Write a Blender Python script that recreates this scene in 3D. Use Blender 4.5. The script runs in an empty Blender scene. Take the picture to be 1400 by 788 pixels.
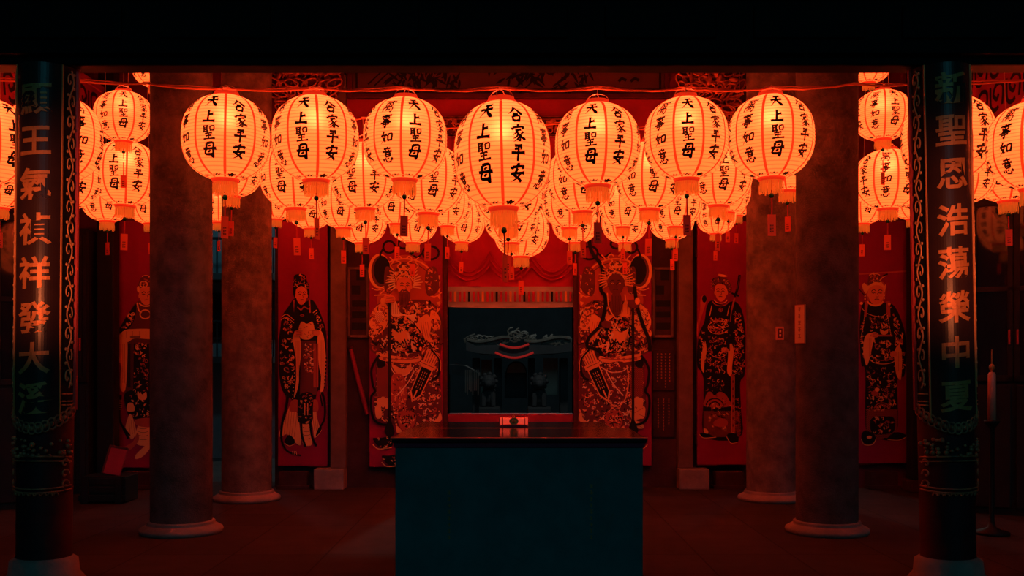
import bpy, bmesh, math, random
from mathutils import Vector, Matrix
R = math.radians
PI = math.pi
C = bpy.context.scene.collection
scene = bpy.context.scene

# ------------------------------------------------------------ camera, world, light, exposure
F, EYE, HOR = 1400.0, 1.22, 500.0          # focal length in px, eye height, horizon row
cam_d = bpy.data.cameras.new('camera'); cam = bpy.data.objects.new('camera', cam_d); C.objects.link(cam)
cam.location = (0, 0, EYE); cam.rotation_euler = (R(90), 0, 0)
cam_d.sensor_width = 36; cam_d.lens = 36 * F / 1400; cam_d.shift_y = (HOR - 394) / 1400
cam_d.clip_end = 300
scene.camera = cam
scene.view_settings.view_transform = 'Standard'; scene.view_settings.look = 'None'
scene.view_settings.exposure = 0.0; scene.view_settings.gamma = 1.0
scene.view_settings.use_curve_mapping = False
world = bpy.data.worlds.new('night_sky'); scene.world = world; world.use_nodes = True
wb = world.node_tree.nodes['Background']; wb.inputs[0].default_value = (0.10, 0.72, 1.0, 1); wb.inputs[1].default_value = 0.010
teal_fill_d = bpy.data.lights.new('teal_fill', 'SUN'); teal_fill = bpy.data.objects.new('teal_fill', teal_fill_d); C.objects.link(teal_fill)  # added teal fill from the front, lifting the table face and low shadows
teal_fill_d.color = (0.10, 0.78, 1.0); teal_fill_d.energy = 0.10; teal_fill_d.angle = R(25)
teal_fill.rotation_euler = (R(68), 0, R(8)); teal_fill.location = (0, -5, 8)
LANTERN_GLOW = 0.62      # paper emission strength
BULB_W = 10.5            # bulb power for a lantern of 0.28 m radius

def P(px, py, D): return Vector(((px - 700) / F * D, D, EYE + (HOR - py) / F * D))
def PX(px, D): return (px - 700) / F * D
def PZ(py, D): return EYE + (HOR - py) / F * D
def S(px, D): return px / F * D

# ------------------------------------------------------------ materials
MATS = {}
def mat(name, col, rough=0.6, metal=0.0, emit=None, es=0.0, var=0.0, vscale=6.0, bump=0.0, spec=0.5, col2=None):
    if name in MATS: return MATS[name]
    m = bpy.data.materials.new(name); m.use_nodes = True; nt = m.node_tree
    b = nt.nodes['Principled BSDF']
    b.inputs['Base Color'].default_value = (*col, 1); b.inputs['Roughness'].default_value = rough
    b.inputs['Metallic'].default_value = metal; b.inputs['Specular IOR Level'].default_value = spec
    if emit: b.inputs['Emission Color'].default_value = (*emit, 1); b.inputs['Emission Strength'].default_value = es
    if var or bump:
        tc = nt.nodes.new('ShaderNodeTexCoord'); n = nt.nodes.new('ShaderNodeTexNoise')
        n.inputs['Scale'].default_value = vscale; n.inputs['Detail'].default_value = 8; n.inputs['Roughness'].default_value = 0.65
        nt.links.new(tc.outputs['Object'], n.inputs['Vector'])
        if var:
            r = nt.nodes.new('ShaderNodeValToRGB')
            c2 = col2 or tuple(c * (1 - var) for c in col)
            r.color_ramp.elements[0].position = 0.35; r.color_ramp.elements[1].position = 0.68
            r.color_ramp.elements[0].color = (*c2, 1); r.color_ramp.elements[1].color = (*col, 1)
            nt.links.new(n.outputs['Fac'], r.inputs['Fac']); nt.links.new(r.outputs['Color'], b.inputs['Base Color'])
        if bump:
            n2 = nt.nodes.new('ShaderNodeTexNoise'); n2.inputs['Scale'].default_value = vscale * 16; n2.inputs['Detail'].default_value = 5
            nt.links.new(tc.outputs['Object'], n2.inputs['Vector'])
            bp = nt.nodes.new('ShaderNodeBump'); bp.inputs['Strength'].default_value = bump; bp.inputs['Distance'].default_value = 0.01
            nt.links.new(n2.outputs['Fac'], bp.inputs['Height']); nt.links.new(bp.outputs['Normal'], b.inputs['Normal'])
    MATS[name] = m; return m

def paper_mat(name, emit, es, wire=True, forward=0.45, tint=(1.0, .62, .36)):
    """lit lantern paper: glows, lets the bulb shine through, crossed by fine hoop wires"""
    m = bpy.data.materials.new(name); m.use_nodes = True; nt = m.node_tree; nt.nodes.clear()
    out = nt.nodes.new('ShaderNodeOutputMaterial')
    em = nt.nodes.new('ShaderNodeEmission'); em.inputs[0].default_value = (*emit, 1); em.inputs[1].default_value = es
    tr = nt.nodes.new('ShaderNodeBsdfTranslucent'); tr.inputs[0].default_value = (*tint, 1)
    rf = nt.nodes.new('ShaderNodeBsdfRefraction'); rf.inputs['Color'].default_value = (*tint, 1)
    rf.inputs['Roughness'].default_value = 0.7; rf.inputs['IOR'].default_value = 1.35
    mx = nt.nodes.new('ShaderNodeMixShader'); mx.inputs[0].default_value = forward
    nt.links.new(tr.outputs[0], mx.inputs[1]); nt.links.new(rf.outputs[0], mx.inputs[2])
    ad = nt.nodes.new('ShaderNodeAddShader')
    nt.links.new(mx.outputs[0], ad.inputs[0]); nt.links.new(em.outputs[0], ad.inputs[1])
    if wire:
        tc = nt.nodes.new('ShaderNodeTexCoord'); sp = nt.nodes.new('ShaderNodeSeparateXYZ')
        nt.links.new(tc.outputs['Object'], sp.inputs[0])
        mu = nt.nodes.new('ShaderNodeMath'); mu.operation = 'MULTIPLY'; mu.inputs[1].default_value = 13.0
        fr = nt.nodes.new('ShaderNodeMath'); fr.operation = 'FRACT'
        nt.links.new(sp.outputs['Z'], mu.inputs[0]); nt.links.new(mu.outputs[0], fr.inputs[0])
        rp = nt.nodes.new('ShaderNodeValToRGB'); e = rp.color_ramp.elements
        e[0].position = 0.0; e[0].color = (.66, .55, .52, 1); e[1].position = 0.22; e[1].color = (1, 1, 1, 1)
        k = e.new(.84); k.color = (1, 1, 1, 1); k = e.new(1.0); k.color = (.66, .55, .52, 1)
        nt.links.new(fr.outputs[0], rp.inputs[0])
        for node, c in ((em, emit), (tr, tint), (rf, tint)):
            q = nt.nodes.new('ShaderNodeMix'); q.data_type = 'RGBA'; q.blend_type = 'MULTIPLY'; q.inputs['Factor'].default_value = 1
            q.inputs[6].default_value = (*c, 1); nt.links.new(rp.outputs[0], q.inputs[7]); nt.links.new(q.outputs[2], node.inputs[0])
    nt.links.new(ad.outputs[0], out.inputs[0])
    MATS[name] = m; return m

M_PAPER = paper_mat('lantern_paper', (1.0, .150, .022), LANTERN_GLOW, forward=.11, tint=(.95, .74, .6))
M_SEAM = paper_mat('lantern_seam', (1.0, .03, .006), LANTERN_GLOW * .4, wire=False, tint=(.50, .12, .07))
M_RING = mat('lantern_ring', (.75, .06, .02), .45, emit=(1, .03, .006), es=.55)
M_FRINGE = paper_mat('lantern_fringe', (1.0, .17, .02), .26, wire=False, forward=.2, tint=(.85, .50, .12))
M_INK = mat('ink', (.012, .004, .004), .55)
M_BEAD = mat('glass_bead', (.01, .10, .05), .12)
M_CORD = mat('red_cord', (.5, .02, .02), .7)
M_TAG = mat('tag_paper', (.80, .10, .04), .6)
M_TAGINK = mat('tag_ink', (.12, .01, .01), .6)
M_WIREH = mat('steel_wire', (.8, .55, .45), .35, .6)
M_BULB = mat('bulb_glass', (1, .9, .7), .3, emit=(1, .20, .06), es=1.5)
M_CABLE = mat('cable', (.85, .25, .10), .45)
M_CONC = mat('column_concrete', (.27, .19, .17), .92, var=.6, vscale=6.5, bump=1.0, col2=(.11, .085, .08), spec=.2)
M_CONC2 = mat('base_stone', (.34, .25, .22), .75, var=.4, vscale=5, bump=.3)
M_WALL = mat('wall_plaster', (.20, .03, .05), .85, var=.35, vscale=2.5, bump=.2, spec=.25)
M_STONE = mat('wall_stone', (.075, .032, .032), .85, var=.45, vscale=5, bump=.35, spec=.25)
M_PIL = mat('pilaster_stone', (.22, .13, .11), .85, var=.4, vscale=4, bump=.3, spec=.25)
M_DARKW = mat('dark_wood', (.012, .010, .010), .55, var=.4, vscale=5, spec=.3)
M_BLACKW = mat('black_timber', (.004, .004, .004), .7, var=.4, vscale=5, spec=.15)
M_REDW = mat('red_timber', (.34, .018, .06), .6, var=.3, vscale=4, spec=.3)
M_DREDW = mat('dark_red_timber', (.09, .010, .012), .6, var=.3, vscale=4, spec=.3)
M_LEAF = mat('lacquered_leaf', (.33, .008, .075), .5, var=.18, vscale=2.2, spec=.18)
M_LACQ = mat('plaque_lacquer', (.055, .022, .018), .3, var=.3, vscale=6, spec=.4)
M_GOLD = mat('gilding', (.85, .30, .085), .45, .25, var=.3, vscale=9)
M_CARVE = mat('carved_gilding', (.90, .30, .12), .42, .1, var=.5, vscale=14, col2=(.25, .05, .03))
M_GILT = mat('gilt_scroll', (.95, .42, .16), .42, .1, var=.2, vscale=14)
M_COPPER = mat('copper_edge', (.62, .05, .04), .4, .1)
M_CREAM = mat('paint_cream', (1.0, .78, .5), .6)
M_ORANGE = mat('paint_orange', (.97, .46, .16), .6)
M_MID = mat('paint_russet', (.50, .08, .04), .6)
M_DRED = mat('paint_maroon', (.13, .015, .015), .6)
M_BLACK = mat('paint_black', (.008, .008, .010), .6, spec=.2)
M_SKIN = mat('paint_flesh', (.86, .26, .11), .6)
M_FLOOR = None
M_TABLE = mat('table_lacquer', (.016, .008, .008), .14, var=.2, vscale=4, spec=.45)
M_TABLEF = mat('table_cloth_dark', (.045, .17, .18), .8, var=.25, vscale=5, spec=.1)
M_REDCLOTH = mat('red_cloth', (.62, .015, .10), .8, var=.2, vscale=3)
M_WHITECLOTH = mat('white_cloth', (.55, .62, .85), .85, var=.15, vscale=5)
M_OUT = mat('street_stone', (.10, .10, .10), .9, var=.4, vscale=2)
M_OUTD = mat('gate_dark', (.035, .035, .04), .8, var=.4, vscale=2)
M_OUTP = mat('gate_panel', (.42, .30, .24), .8, var=.3, vscale=3)
M_TEAL = mat('street_render', (.30, .42, .45), .9, var=.3, vscale=1.2)
M_NEON = mat('red_tube', (.5, .02, .02), .5, emit=(1, .03, .02), es=.16)
M_GLASS = mat('dark_glass', (.01, .01, .012), .06, spec=.6)
M_SIGN = mat('sign_card', (1.0, .55, .25), .6)
M_SWITCH = mat('switch_plate', (.75, .30, .2), .4)

# ------------------------------------------------------------ mesh helpers
def new(name, bm, m=None, parent=None, smooth=False, loc=None):
    me = bpy.data.meshes.new(name); bm.normal_update(); bm.to_mesh(me); bm.free()
    if m is not None:
        for x in (m if isinstance(m, (list, tuple)) else [m]): me.materials.append(x)
    if smooth: me.polygons.foreach_set('use_smooth', [True] * len(me.polygons))
    o = bpy.data.objects.new(name, me); C.objects.link(o)
    if parent is not None: o.parent = parent
    if loc is not None: o.location = loc
    return o
def tag(o, label=None, cat=None, group=None, kind=None):
    if label: o['label'] = label
    if cat: o['category'] = cat
    if group: o['group'] = group
    if kind: o['kind'] = kind
    return o
def thing(name, label, cat, loc=(0, 0, 0), group=None):
    o = bpy.data.objects.new(name, None); C.objects.link(o); o.location = loc; o.empty_display_size = .1
    return tag(o, label, cat, group)
def box(bm, x0, x1, y0, y1, z0, z1, bev=0.0):
    r = bmesh.ops.create_cube(bm, size=1)
    vs = r['verts']
    for v in vs: v.co = Vector((x0 + (v.co.x + .5) * (x1 - x0), y0 + (v.co.y + .5) * (y1 - y0), z0 + (v.co.z + .5) * (z1 - z0)))
    if bev:
        es = list({e for v in vs for e in v.link_edges})
        bmesh.ops.bevel(bm, geom=es, offset=bev, segments=2, affect='EDGES', profile=.6)
def lathe(bm, prof, n=32, cx=0, cy=0, a0=0, a1=2 * PI):
    full = abs(a1 - a0 - 2 * PI) < 1e-6
    k = n if full else n + 1
    rings = [[bm.verts.new((cx + r * math.cos(a0 + (a1 - a0) * i / n), cy + r * math.sin(a0 + (a1 - a0) * i / n), z)) for i in range(k)] for r, z in prof]
    for a, b in zip(rings, rings[1:]):
        for i in range(n):
            j = (i + 1) % k
            bm.faces.new((a[i], a[j], b[j], b[i]))
    return rings
def tube(bm, pts, r, n=6, closed=False):
    pts = [Vector(p) for p in pts]; rings = []
    N = len(pts)
    for i, p in enumerate(pts):
        if closed: t = pts[(i + 1) % N] - pts[i - 1]
        else: t = pts[min(i + 1, N - 1)] - pts[max(i - 1, 0)]
        if t.length < 1e-9: t = Vector((0, 0, 1))
        t.normalize()
        u = t.cross(Vector((0, 1, 0))) if abs(t.y) < .9 else t.cross(Vector((1, 0, 0)))
        u.normalize(); w = t.cross(u)
        rr = r[i] if isinstance(r, (list, tuple)) else r
        rings.append([bm.verts.new(p + (u * math.cos(2 * PI * k / n) + w * math.sin(2 * PI * k / n)) * rr) for k in range(n)])
    m = N if closed else N - 1
    for i in range(m):
        a, b = rings[i], rings[(i + 1) % N]
        for k in range(n): bm.faces.new((a[k], a[(k + 1) % n], b[(k + 1) % n], b[k]))
    if not closed:
        for q in (rings[0], rings[-1]):
            try: bm.faces.new(q)
            except ValueError: pass
def prism(bm, pts2, y0, y1):
    """outline in the xz plane, extruded from y0 to y1"""
    a = [bm.verts.new((x, y0, z)) for x, z in pts2]; b = [bm.verts.new((x, y1, z)) for x, z in pts2]
    bm.faces.new(a); bm.faces.new(b[::-1]); n = len(a)
    for i in range(n): bm.faces.new((a[i], b[i], b[(i + 1) % n], a[(i + 1) % n]))
def ball(bm, c, r, sx=1, sy=1, sz=1, u=12, v=8):
    q = bmesh.ops.create_uvsphere(bm, u_segments=u, v_segments=v, radius=r)
    for w in q['verts']: w.co = Vector((w.co.x * sx, w.co.y * sy, w.co.z * sz)) + Vector(c)
def cr(pts, n=6, closed=False):
    """Catmull-Rom resample of 2D points"""
    P_ = [Vector(p) for p in pts]; N = len(P_)
    if N < 3 and not closed:
        return [P_[0].lerp(P_[-1], i / n) for i in range(n + 1)]
    out = []
    for i in range(N if closed else N - 1):
        if closed: a, b, c, d = P_[i - 1], P_[i], P_[(i + 1) % N], P_[(i + 2) % N]
        else: a, b, c, d = P_[max(i - 1, 0)], P_[i], P_[i + 1], P_[min(i + 2, N - 1)]
        for k in range(n):
            t = k / n
            out.append(.5 * ((2 * b) + (c - a) * t + (2 * a - 5 * b + 4 * c - d) * t * t + (3 * b - 3 * c + d - a) * t ** 3))
    if not closed: out.append(P_[-1])
    return out
def ribbon(bm, pts, wf, fn, mi=0):
    """flat brush stroke: 2D path, width function, mapping fn(u, v) -> 3D"""
    N = len(pts); prev = None
    for i, p in enumerate(pts):
        t = pts[min(i + 1, N - 1)] - pts[max(i - 1, 0)]
        if t.length < 1e-9: continue
        t.normalize(); nrm = Vector((-t.y, t.x)); w = wf(i / (N - 1)) * .5
        a = bm.verts.new(fn(*(p + nrm * w))); b = bm.verts.new(fn(*(p - nrm * w)))
        if prev:
            f = bm.faces.new((prev[0], a, b, prev[1])); f.material_index = mi
        prev = (a, b)

# ------------------------------------------------------------ brush characters (100 x 100 grid, y down)
CH = {
 '天': 'h28,18 72,12;h12,46 88,36;p50,14 48,40 34,68 10,92;n50,42 64,66 92,90',
 '上': 'v46,10 47,86;h48,44 78,38;h8,90 94,84',
 '聖': 'h8,12 48,8;v16,12 16,48;v38,10 38,58;h18,24 36,22;h18,36 36,34;h6,50 48,44;v58,14 60,42;v58,14 88,10 84,40;h60,40 84,38;h24,62 76,57;h28,76 72,73;v50,58 50,92;h10,95 92,90',
 '母': 'v32,12 26,46 18,80 74,80;v32,14 80,10 76,50 68,94 58,86;h4,50 96,42;d50,22 56,34;d46,56 52,70',
 '合': 'p50,4 32,30 6,50;n50,6 68,28 96,48;h34,48 66,45;v28,62 32,92;v28,62 72,58 68,90;h32,90 68,87',
 '家': 'd50,0 56,12;d16,18 10,32;v16,20 86,15 76,28;h28,36 72,32;p50,36 34,50 12,60;v36,46 56,64 54,92 44,88;p48,58 30,72 8,80;p54,70 36,86 10,96;p82,44 70,54 60,58;n58,56 72,76 94,90',
 '平': 'h22,14 76,9;d30,24 38,38;p70,20 62,36;h4,54 96,46;v50,12 50,98',
 '安': 'd48,0 55,12;d14,18 10,32;v14,20 86,15 76,30;v48,28 34,54 28,62 60,80 80,96;p68,48 52,76 14,96;h4,56 96,48',
 '萬': 'h10,12 90,8;v34,2 36,20;v66,2 62,20;v28,26 28,54;v28,26 72,23 70,52;h28,40 70,38;h28,54 70,52;v50,26 50,80;v16,62 18,96;v16,64 86,58 84,94 74,90;p50,70 38,84 62,80;d62,70 70,84',
 '事': 'h10,14 90,9;v28,24 30,42;v28,24 72,21 70,38;h30,40 70,37;v26,52 74,48 72,72;h6,62 94,57;h24,76 74,72;v50,2 50,94 38,88',
 '如': 'v30,8 18,44 42,84;p40,32 30,64 6,90;h4,40 52,32;v60,34 62,76;v60,34 92,30 88,74;h62,72 88,70',
 '意': 'd50,0 52,8;h22,14 78,11;d36,20 40,28;d64,18 58,28;h10,33 90,29;v30,40 32,64;v30,40 70,38 68,62;h32,51 68,49;h32,63 68,61;d18,76 10,92;v32,72 38,94 66,96 72,84;d50,70 56,80;d78,70 90,84'}
WP = {'h': lambda t: .85 + .45 * abs(2 * t - 1) ** 2 - .35 * (t < .06), 'v': lambda t: 1.1 - .25 * math.sin(PI * t) - .3 * (t > .97),
      'p': lambda t: 1.2 - 1.0 * t, 'n': lambda t: .5 + 1.1 * t - 1.5 * max(0, t - .8) * 4, 'd': lambda t: .6 + .9 * math.sin(PI * min(1, t * .9 + .05))}
def brush(bm, ch, fn, w=9.5, rng=None, mi=0):
    for s in CH[ch].split(';'):
        k = s[0]; pts = [tuple(float(q) for q in p.split(',')) for p in s[1:].split()]
        if rng: pts = [(x + rng.uniform(-2, 2), y + rng.uniform(-2, 2)) for x, y in pts]
        path = cr(pts, 7 if len(pts) == 2 else 6)
        ribbon(bm, path, lambda t, k=k: max(.15, WP[k](t)) * w, fn, mi)

# ------------------------------------------------------------ the room
def struct(name, bm, m, **kw):
    o = new(name, bm, m, **kw); o['kind'] = 'structure'; return o

def floor_mat():
    m = bpy.data.materials.new('floor_tiles'); m.use_nodes = True; nt = m.node_tree; b = nt.nodes['Principled BSDF']
    tc = nt.nodes.new('ShaderNodeTexCoord'); br = nt.nodes.new('ShaderNodeTexBrick')
    br.offset = 0; br.inputs['Scale'].default_value = 1.0; br.inputs['Brick Width'].default_value = .6; br.inputs['Row Height'].default_value = .6
    br.inputs['Mortar Size'].default_value = .006
    br.inputs['Color1'].default_value = (.062, .048, .046, 1); br.inputs['Color2'].default_value = (.046, .037, .036, 1); br.inputs['Mortar'].default_value = (.012, .01, .01, 1)
    n = nt.nodes.new('ShaderNodeTexNoise'); n.inputs['Scale'].default_value = 5; n.inputs['Detail'].default_value = 8
    mx = nt.nodes.new('ShaderNodeMix'); mx.data_type = 'RGBA'; mx.blend_type = 'MULTIPLY'; mx.inputs['Factor'].default_value = .6
    nt.links.new(tc.outputs['Object'], br.inputs['Vector']); nt.links.new(tc.outputs['Object'], n.inputs['Vector'])
    nt.links.new(br.outputs['Color'], mx.inputs[6]); nt.links.new(n.outputs['Fac'], mx.inputs[7]); nt.links.new(mx.outputs[2], b.inputs['Base Color'])
    b.inputs['Roughness'].default_value = .75; b.inputs['Specular IOR Level'].default_value = .15
    return m
M_FLOOR = floor_mat()
WALL = 10.25
bm = bmesh.new(); box(bm, -7, 7, 1.5, WALL + .5, -.2, 0); struct('floor', bm, M_FLOOR)
bm = bmesh.new(); box(bm, -7, 7, 5.75, WALL + .5, 4.35, 4.5)
for x in range(-6, 7): box(bm, x - .06, x + .06, 5.75, WALL + .4, 4.2, 4.35)
struct('ceiling', bm, M_BLACKW)
bm = bmesh.new(); box(bm, -6.4, -6.2, 6.5, WALL + .3, 0, 4.35); struct('wall_left', bm, M_BLACKW)
bm = bmesh.new(); box(bm, 6.2, 6.4, 6.5, WALL + .3, 0, 4.35); struct('wall_right', bm, M_BLACKW)
ZH = PZ(300, WALL)       # head of the doorways
def seg(name, p0, p1, z0=0, z1=4.35, m=None, d0=WALL, d1=WALL + .25):
    bm = bmesh.new(); box(bm, PX(p0, WALL), PX(p1, WALL), d0, d1, z0, z1); return struct(name, bm, m or M_WALL)
seg('wall_back_far_left', -150, 232, m=M_WALL)
seg('wall_back_left', 376, 612, m=M_STONE)
seg('wall_back_right', 784, 1024, m=M_STONE)
seg('wall_back_far_right', 1170, 1550, m=M_WALL)
bm = bmesh.new()
for a, b in ((232, 376), (612, 784), (1024, 1170)): box(bm, PX(a, WALL), PX(b, WALL), WALL, WALL + .25, ZH, 4.35)
struct('wall_back_top', bm, M_WALL)
bm = bmesh.new(); box(bm, PX(474, WALL), PX(926, WALL), WALL - .03, WALL, ZH + .14, 4.3)
struct('trim_1', bm, M_REDW)
# front lintel carried by the two inscribed pillars
PD = 5.6
bm = bmesh.new()
zb = PZ(100.5, PD + .08)
box(bm, -3.6, 3.6, PD - .08, PD + .08, zb, zb + .46, .01)
box(bm, -3.6, 3.6, PD - .12, PD - .08, zb + .05, zb + .10, .008)
box(bm, -3.6, 3.6, PD - .12, PD - .08, zb + .36, zb + .42, .008)
for i in range(9):
    x = -3.2 + i * .8
    box(bm, x - .3, x + .3, PD - .10, PD - .08, zb + .14, zb + .32, .01)
struct('beam_front', bm, M_BLACKW)
bm = bmesh.new(); box(bm, -7, 7, 5.4, 5.9, zb + .46, 4.5); struct('wall_eave', bm, M_BLACKW)

# doorways' jambs and threshold
def frame(name, p0, p1, wpx, m):
    bm = bmesh.new(); d0, d1 = WALL - .05, WALL + .25
    box(bm, PX(p0 - wpx, WALL), PX(p0, WALL), d0, d1, 0, ZH); box(bm, PX(p1, WALL), PX(p1 + wpx, WALL), d0, d1, 0, ZH)
    box(bm, PX(p0 - wpx, WALL), PX(p1 + wpx, WALL), d0, d1, ZH, ZH + .12)
    return struct(name, bm, m)
frame('trim_2', 612, 784, 7, M_DREDW)
bm = bmesh.new(); box(bm, PX(612, WALL), PX(784, WALL), WALL - .02, WALL + .16, 0, PZ(566, WALL), .012); struct('trim_3', bm, M_REDW)

# pilasters with plinths
for nm, a, b, c, d in (('left', 448, 472, 429, 470), ('right', 928, 951, 929, 970)):
    t = thing('pilaster', 'flat red-lit stone pilaster on a square plinth, ' + ('beside the tilted wooden pole' if nm == 'left' else 'beside the wall tablets with small gold writing'), 'pilaster', (PX((a + b) / 2, 10.1), 10.1, 0))
    ox, oy = t.location.x, 10.1
    bm = bmesh.new(); box(bm, PX(a + (3 if a < 500 else 0), 10.1) - ox, PX(b - (3 if a > 900 else 0), 10.1) - ox, 0.02, .149, PZ(641, 10.1), 4.1, .01); new('shaft', bm, M_PIL, t)
    bm = bmesh.new(); box(bm, PX(c, 10.05) - ox, PX(d, 10.05) - ox, -.06, .148, 0, PZ(641, 10.1), .012); new('plinth', bm, M_CONC2, t)

# big round concrete columns
M_CONCD = mat('shaded_concrete', (.17, .12, .115), .92, var=.6, vscale=6.5, bump=1.0, col2=(.07, .055, .055), spec=.2)  # darker copy of the column concrete; shade on the front columns put into colour
def column(px, w, D, label, m=M_CONC):
    r = S(w, D) / 2 * math.cos(math.atan((px - 700) / F)); x = PX(px, D)
    t = thing('round_column', label, 'column', (x, D, 0), 'round concrete columns'); t['kind'] = 'thing'
    bm = bmesh.new(); lathe(bm, [(r, .09), (r, .5), (r * .998, 1.5), (r, 4.03)], 64); new('shaft', bm, m, t, True)
    bm = bmesh.new(); lathe(bm, [(0, 0), (r * 1.34, 0), (r * 1.36, .02), (r * 1.34, .035), (r * 1.14, .06), (r * 1.08, .066), (r * 1.10, .078), (r * 1.06, .09), (0, .09)], 64); new('base', bm, M_CONC2, t, True)
    bm = bmesh.new(); box(bm, -r * 1.2, r * 1.2, -r * 1.2, r * 1.2, 4.03, 4.2, .02); new('capital', bm, M_DREDW, t)
    return t, r
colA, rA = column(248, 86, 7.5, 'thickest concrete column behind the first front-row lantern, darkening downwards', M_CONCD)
colB, rB = column(337.5, 69, 9.3, 'thinner concrete column standing beside the painting of the black-robed official')
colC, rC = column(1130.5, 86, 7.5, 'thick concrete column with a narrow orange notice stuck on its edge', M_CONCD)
colD, rD = column(1054, 68, 9.3, 'thinner concrete column with a small switch plate, standing under the seventh front-row lantern')

# tie beams running back from the columns
def tie(name, x, y0, y1, z0, z1, w, label, m=M_REDW):
    t = thing(name, label, 'beam', (x, (y0 + y1) / 2, z0)); t['kind'] = 'thing'; h = z1 - z0; L = (y1 - y0) / 2
    bm = bmesh.new(); box(bm, -w / 2, w / 2, -L, L, 0, h, .015); new('timber', bm, m, t)
    bm = bmesh.new()
    for s in (-1, 1):
        for zz in (.04, h - .05): box(bm, s * w / 2 - .012, s * w / 2 + .012, -L + .02, L - .02, zz, zz + .025, .004)
    new('edge_line', bm, M_CARVE, t)
    return t
xa, xb = PX(248, 7.5), PX(337.5, 9.3)
for sgn, nm in ((-1, 'left'), (1, 'right')):
    x = sgn * 2.43
    tie('tie_beam', x, 7.735, 9.06, 2.98, 3.26, .16, 'red tie beam running back from the column top ' + ('behind the first front-row lantern' if sgn < 0 else 'behind the seventh front-row lantern'))

# inscription pillars -------------------------------------------------
def glyph(ch, scale_x=1.0, off=.022, ext=.02):
    c = bpy.data.curves.new('glyph', 'FONT'); c.body = ch; c.offset = off; c.extrude = ext; c.resolution_u = 3
    o = bpy.data.objects.new('glyph', c); C.objects.link(o)
    dg = bpy.context.evaluated_depsgraph_get(); me = bpy.data.meshes.new_from_object(o.evaluated_get(dg))
    bpy.data.objects.remove(o); return me
def inscription(bm, ch, fn, sz, yc):
    """bold brush-like gilt character, upright strokes thicker than level ones"""
    me = glyph(ch); b2 = bmesh.new(); b2.from_mesh(me); bpy.data.meshes.remove(me)
    bmesh.ops.remove_doubles(b2, verts=b2.verts, dist=1e-4)
    for k in range(1, 8):
        bmesh.ops.bisect_plane(b2, geom=b2.verts[:] + b2.edges[:] + b2.faces[:], plane_co=(k / 8, 0, 0), plane_no=(1, 0, 0))
    mp = {}
    for v in b2.verts: mp[v.index] = None
    b2.verts.index_update(); mp = {}
    for v in b2.verts:
        mp[v.index] = bm.verts.new(fn((v.co.x - .5) * sz, yc + (v.co.y - .38 + .07 * (v.co.x - .5)) * sz, v.co.z * sz))
    for f in b2.faces:
        try: bm.faces.new([mp[v.index] for v in f.verts])
        except ValueError: pass
    b2.free()
def scroll_strip(bm, fn, z0, z1, n, amp, rad, seed):
    rng = random.Random(seed); L = (z1 - z0) / n
    pts = [fn(amp * .55 * math.sin(PI * i / 6), z0 + L * i / 6) for i in range(6 * n + 1)]
    tube(bm, pts, rad, 5)
    for k in range(n):
        s = 1 if k % 2 == 0 else -1; zc = z0 + L * (k + .5)
        sp = [fn(-s * amp * .30 + s * amp * .95 * (1 - t) * math.cos(2.2 * PI * t + PI * .1) * .8, zc + L * .42 * (1 - t) * math.sin(2.2 * PI * t + PI * .1)) for t in [i / 14 for i in range(14)]]
        tube(bm, sp, [rad * (1.1 - .5 * i / 14) for i in range(14)], 5)
        for q in (-.33, .33):
            c = fn(s * amp * .7, zc + L * q)
            ball(bm, c, rad * 1.7, 1, 1, 1.3, 8, 5)
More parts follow.
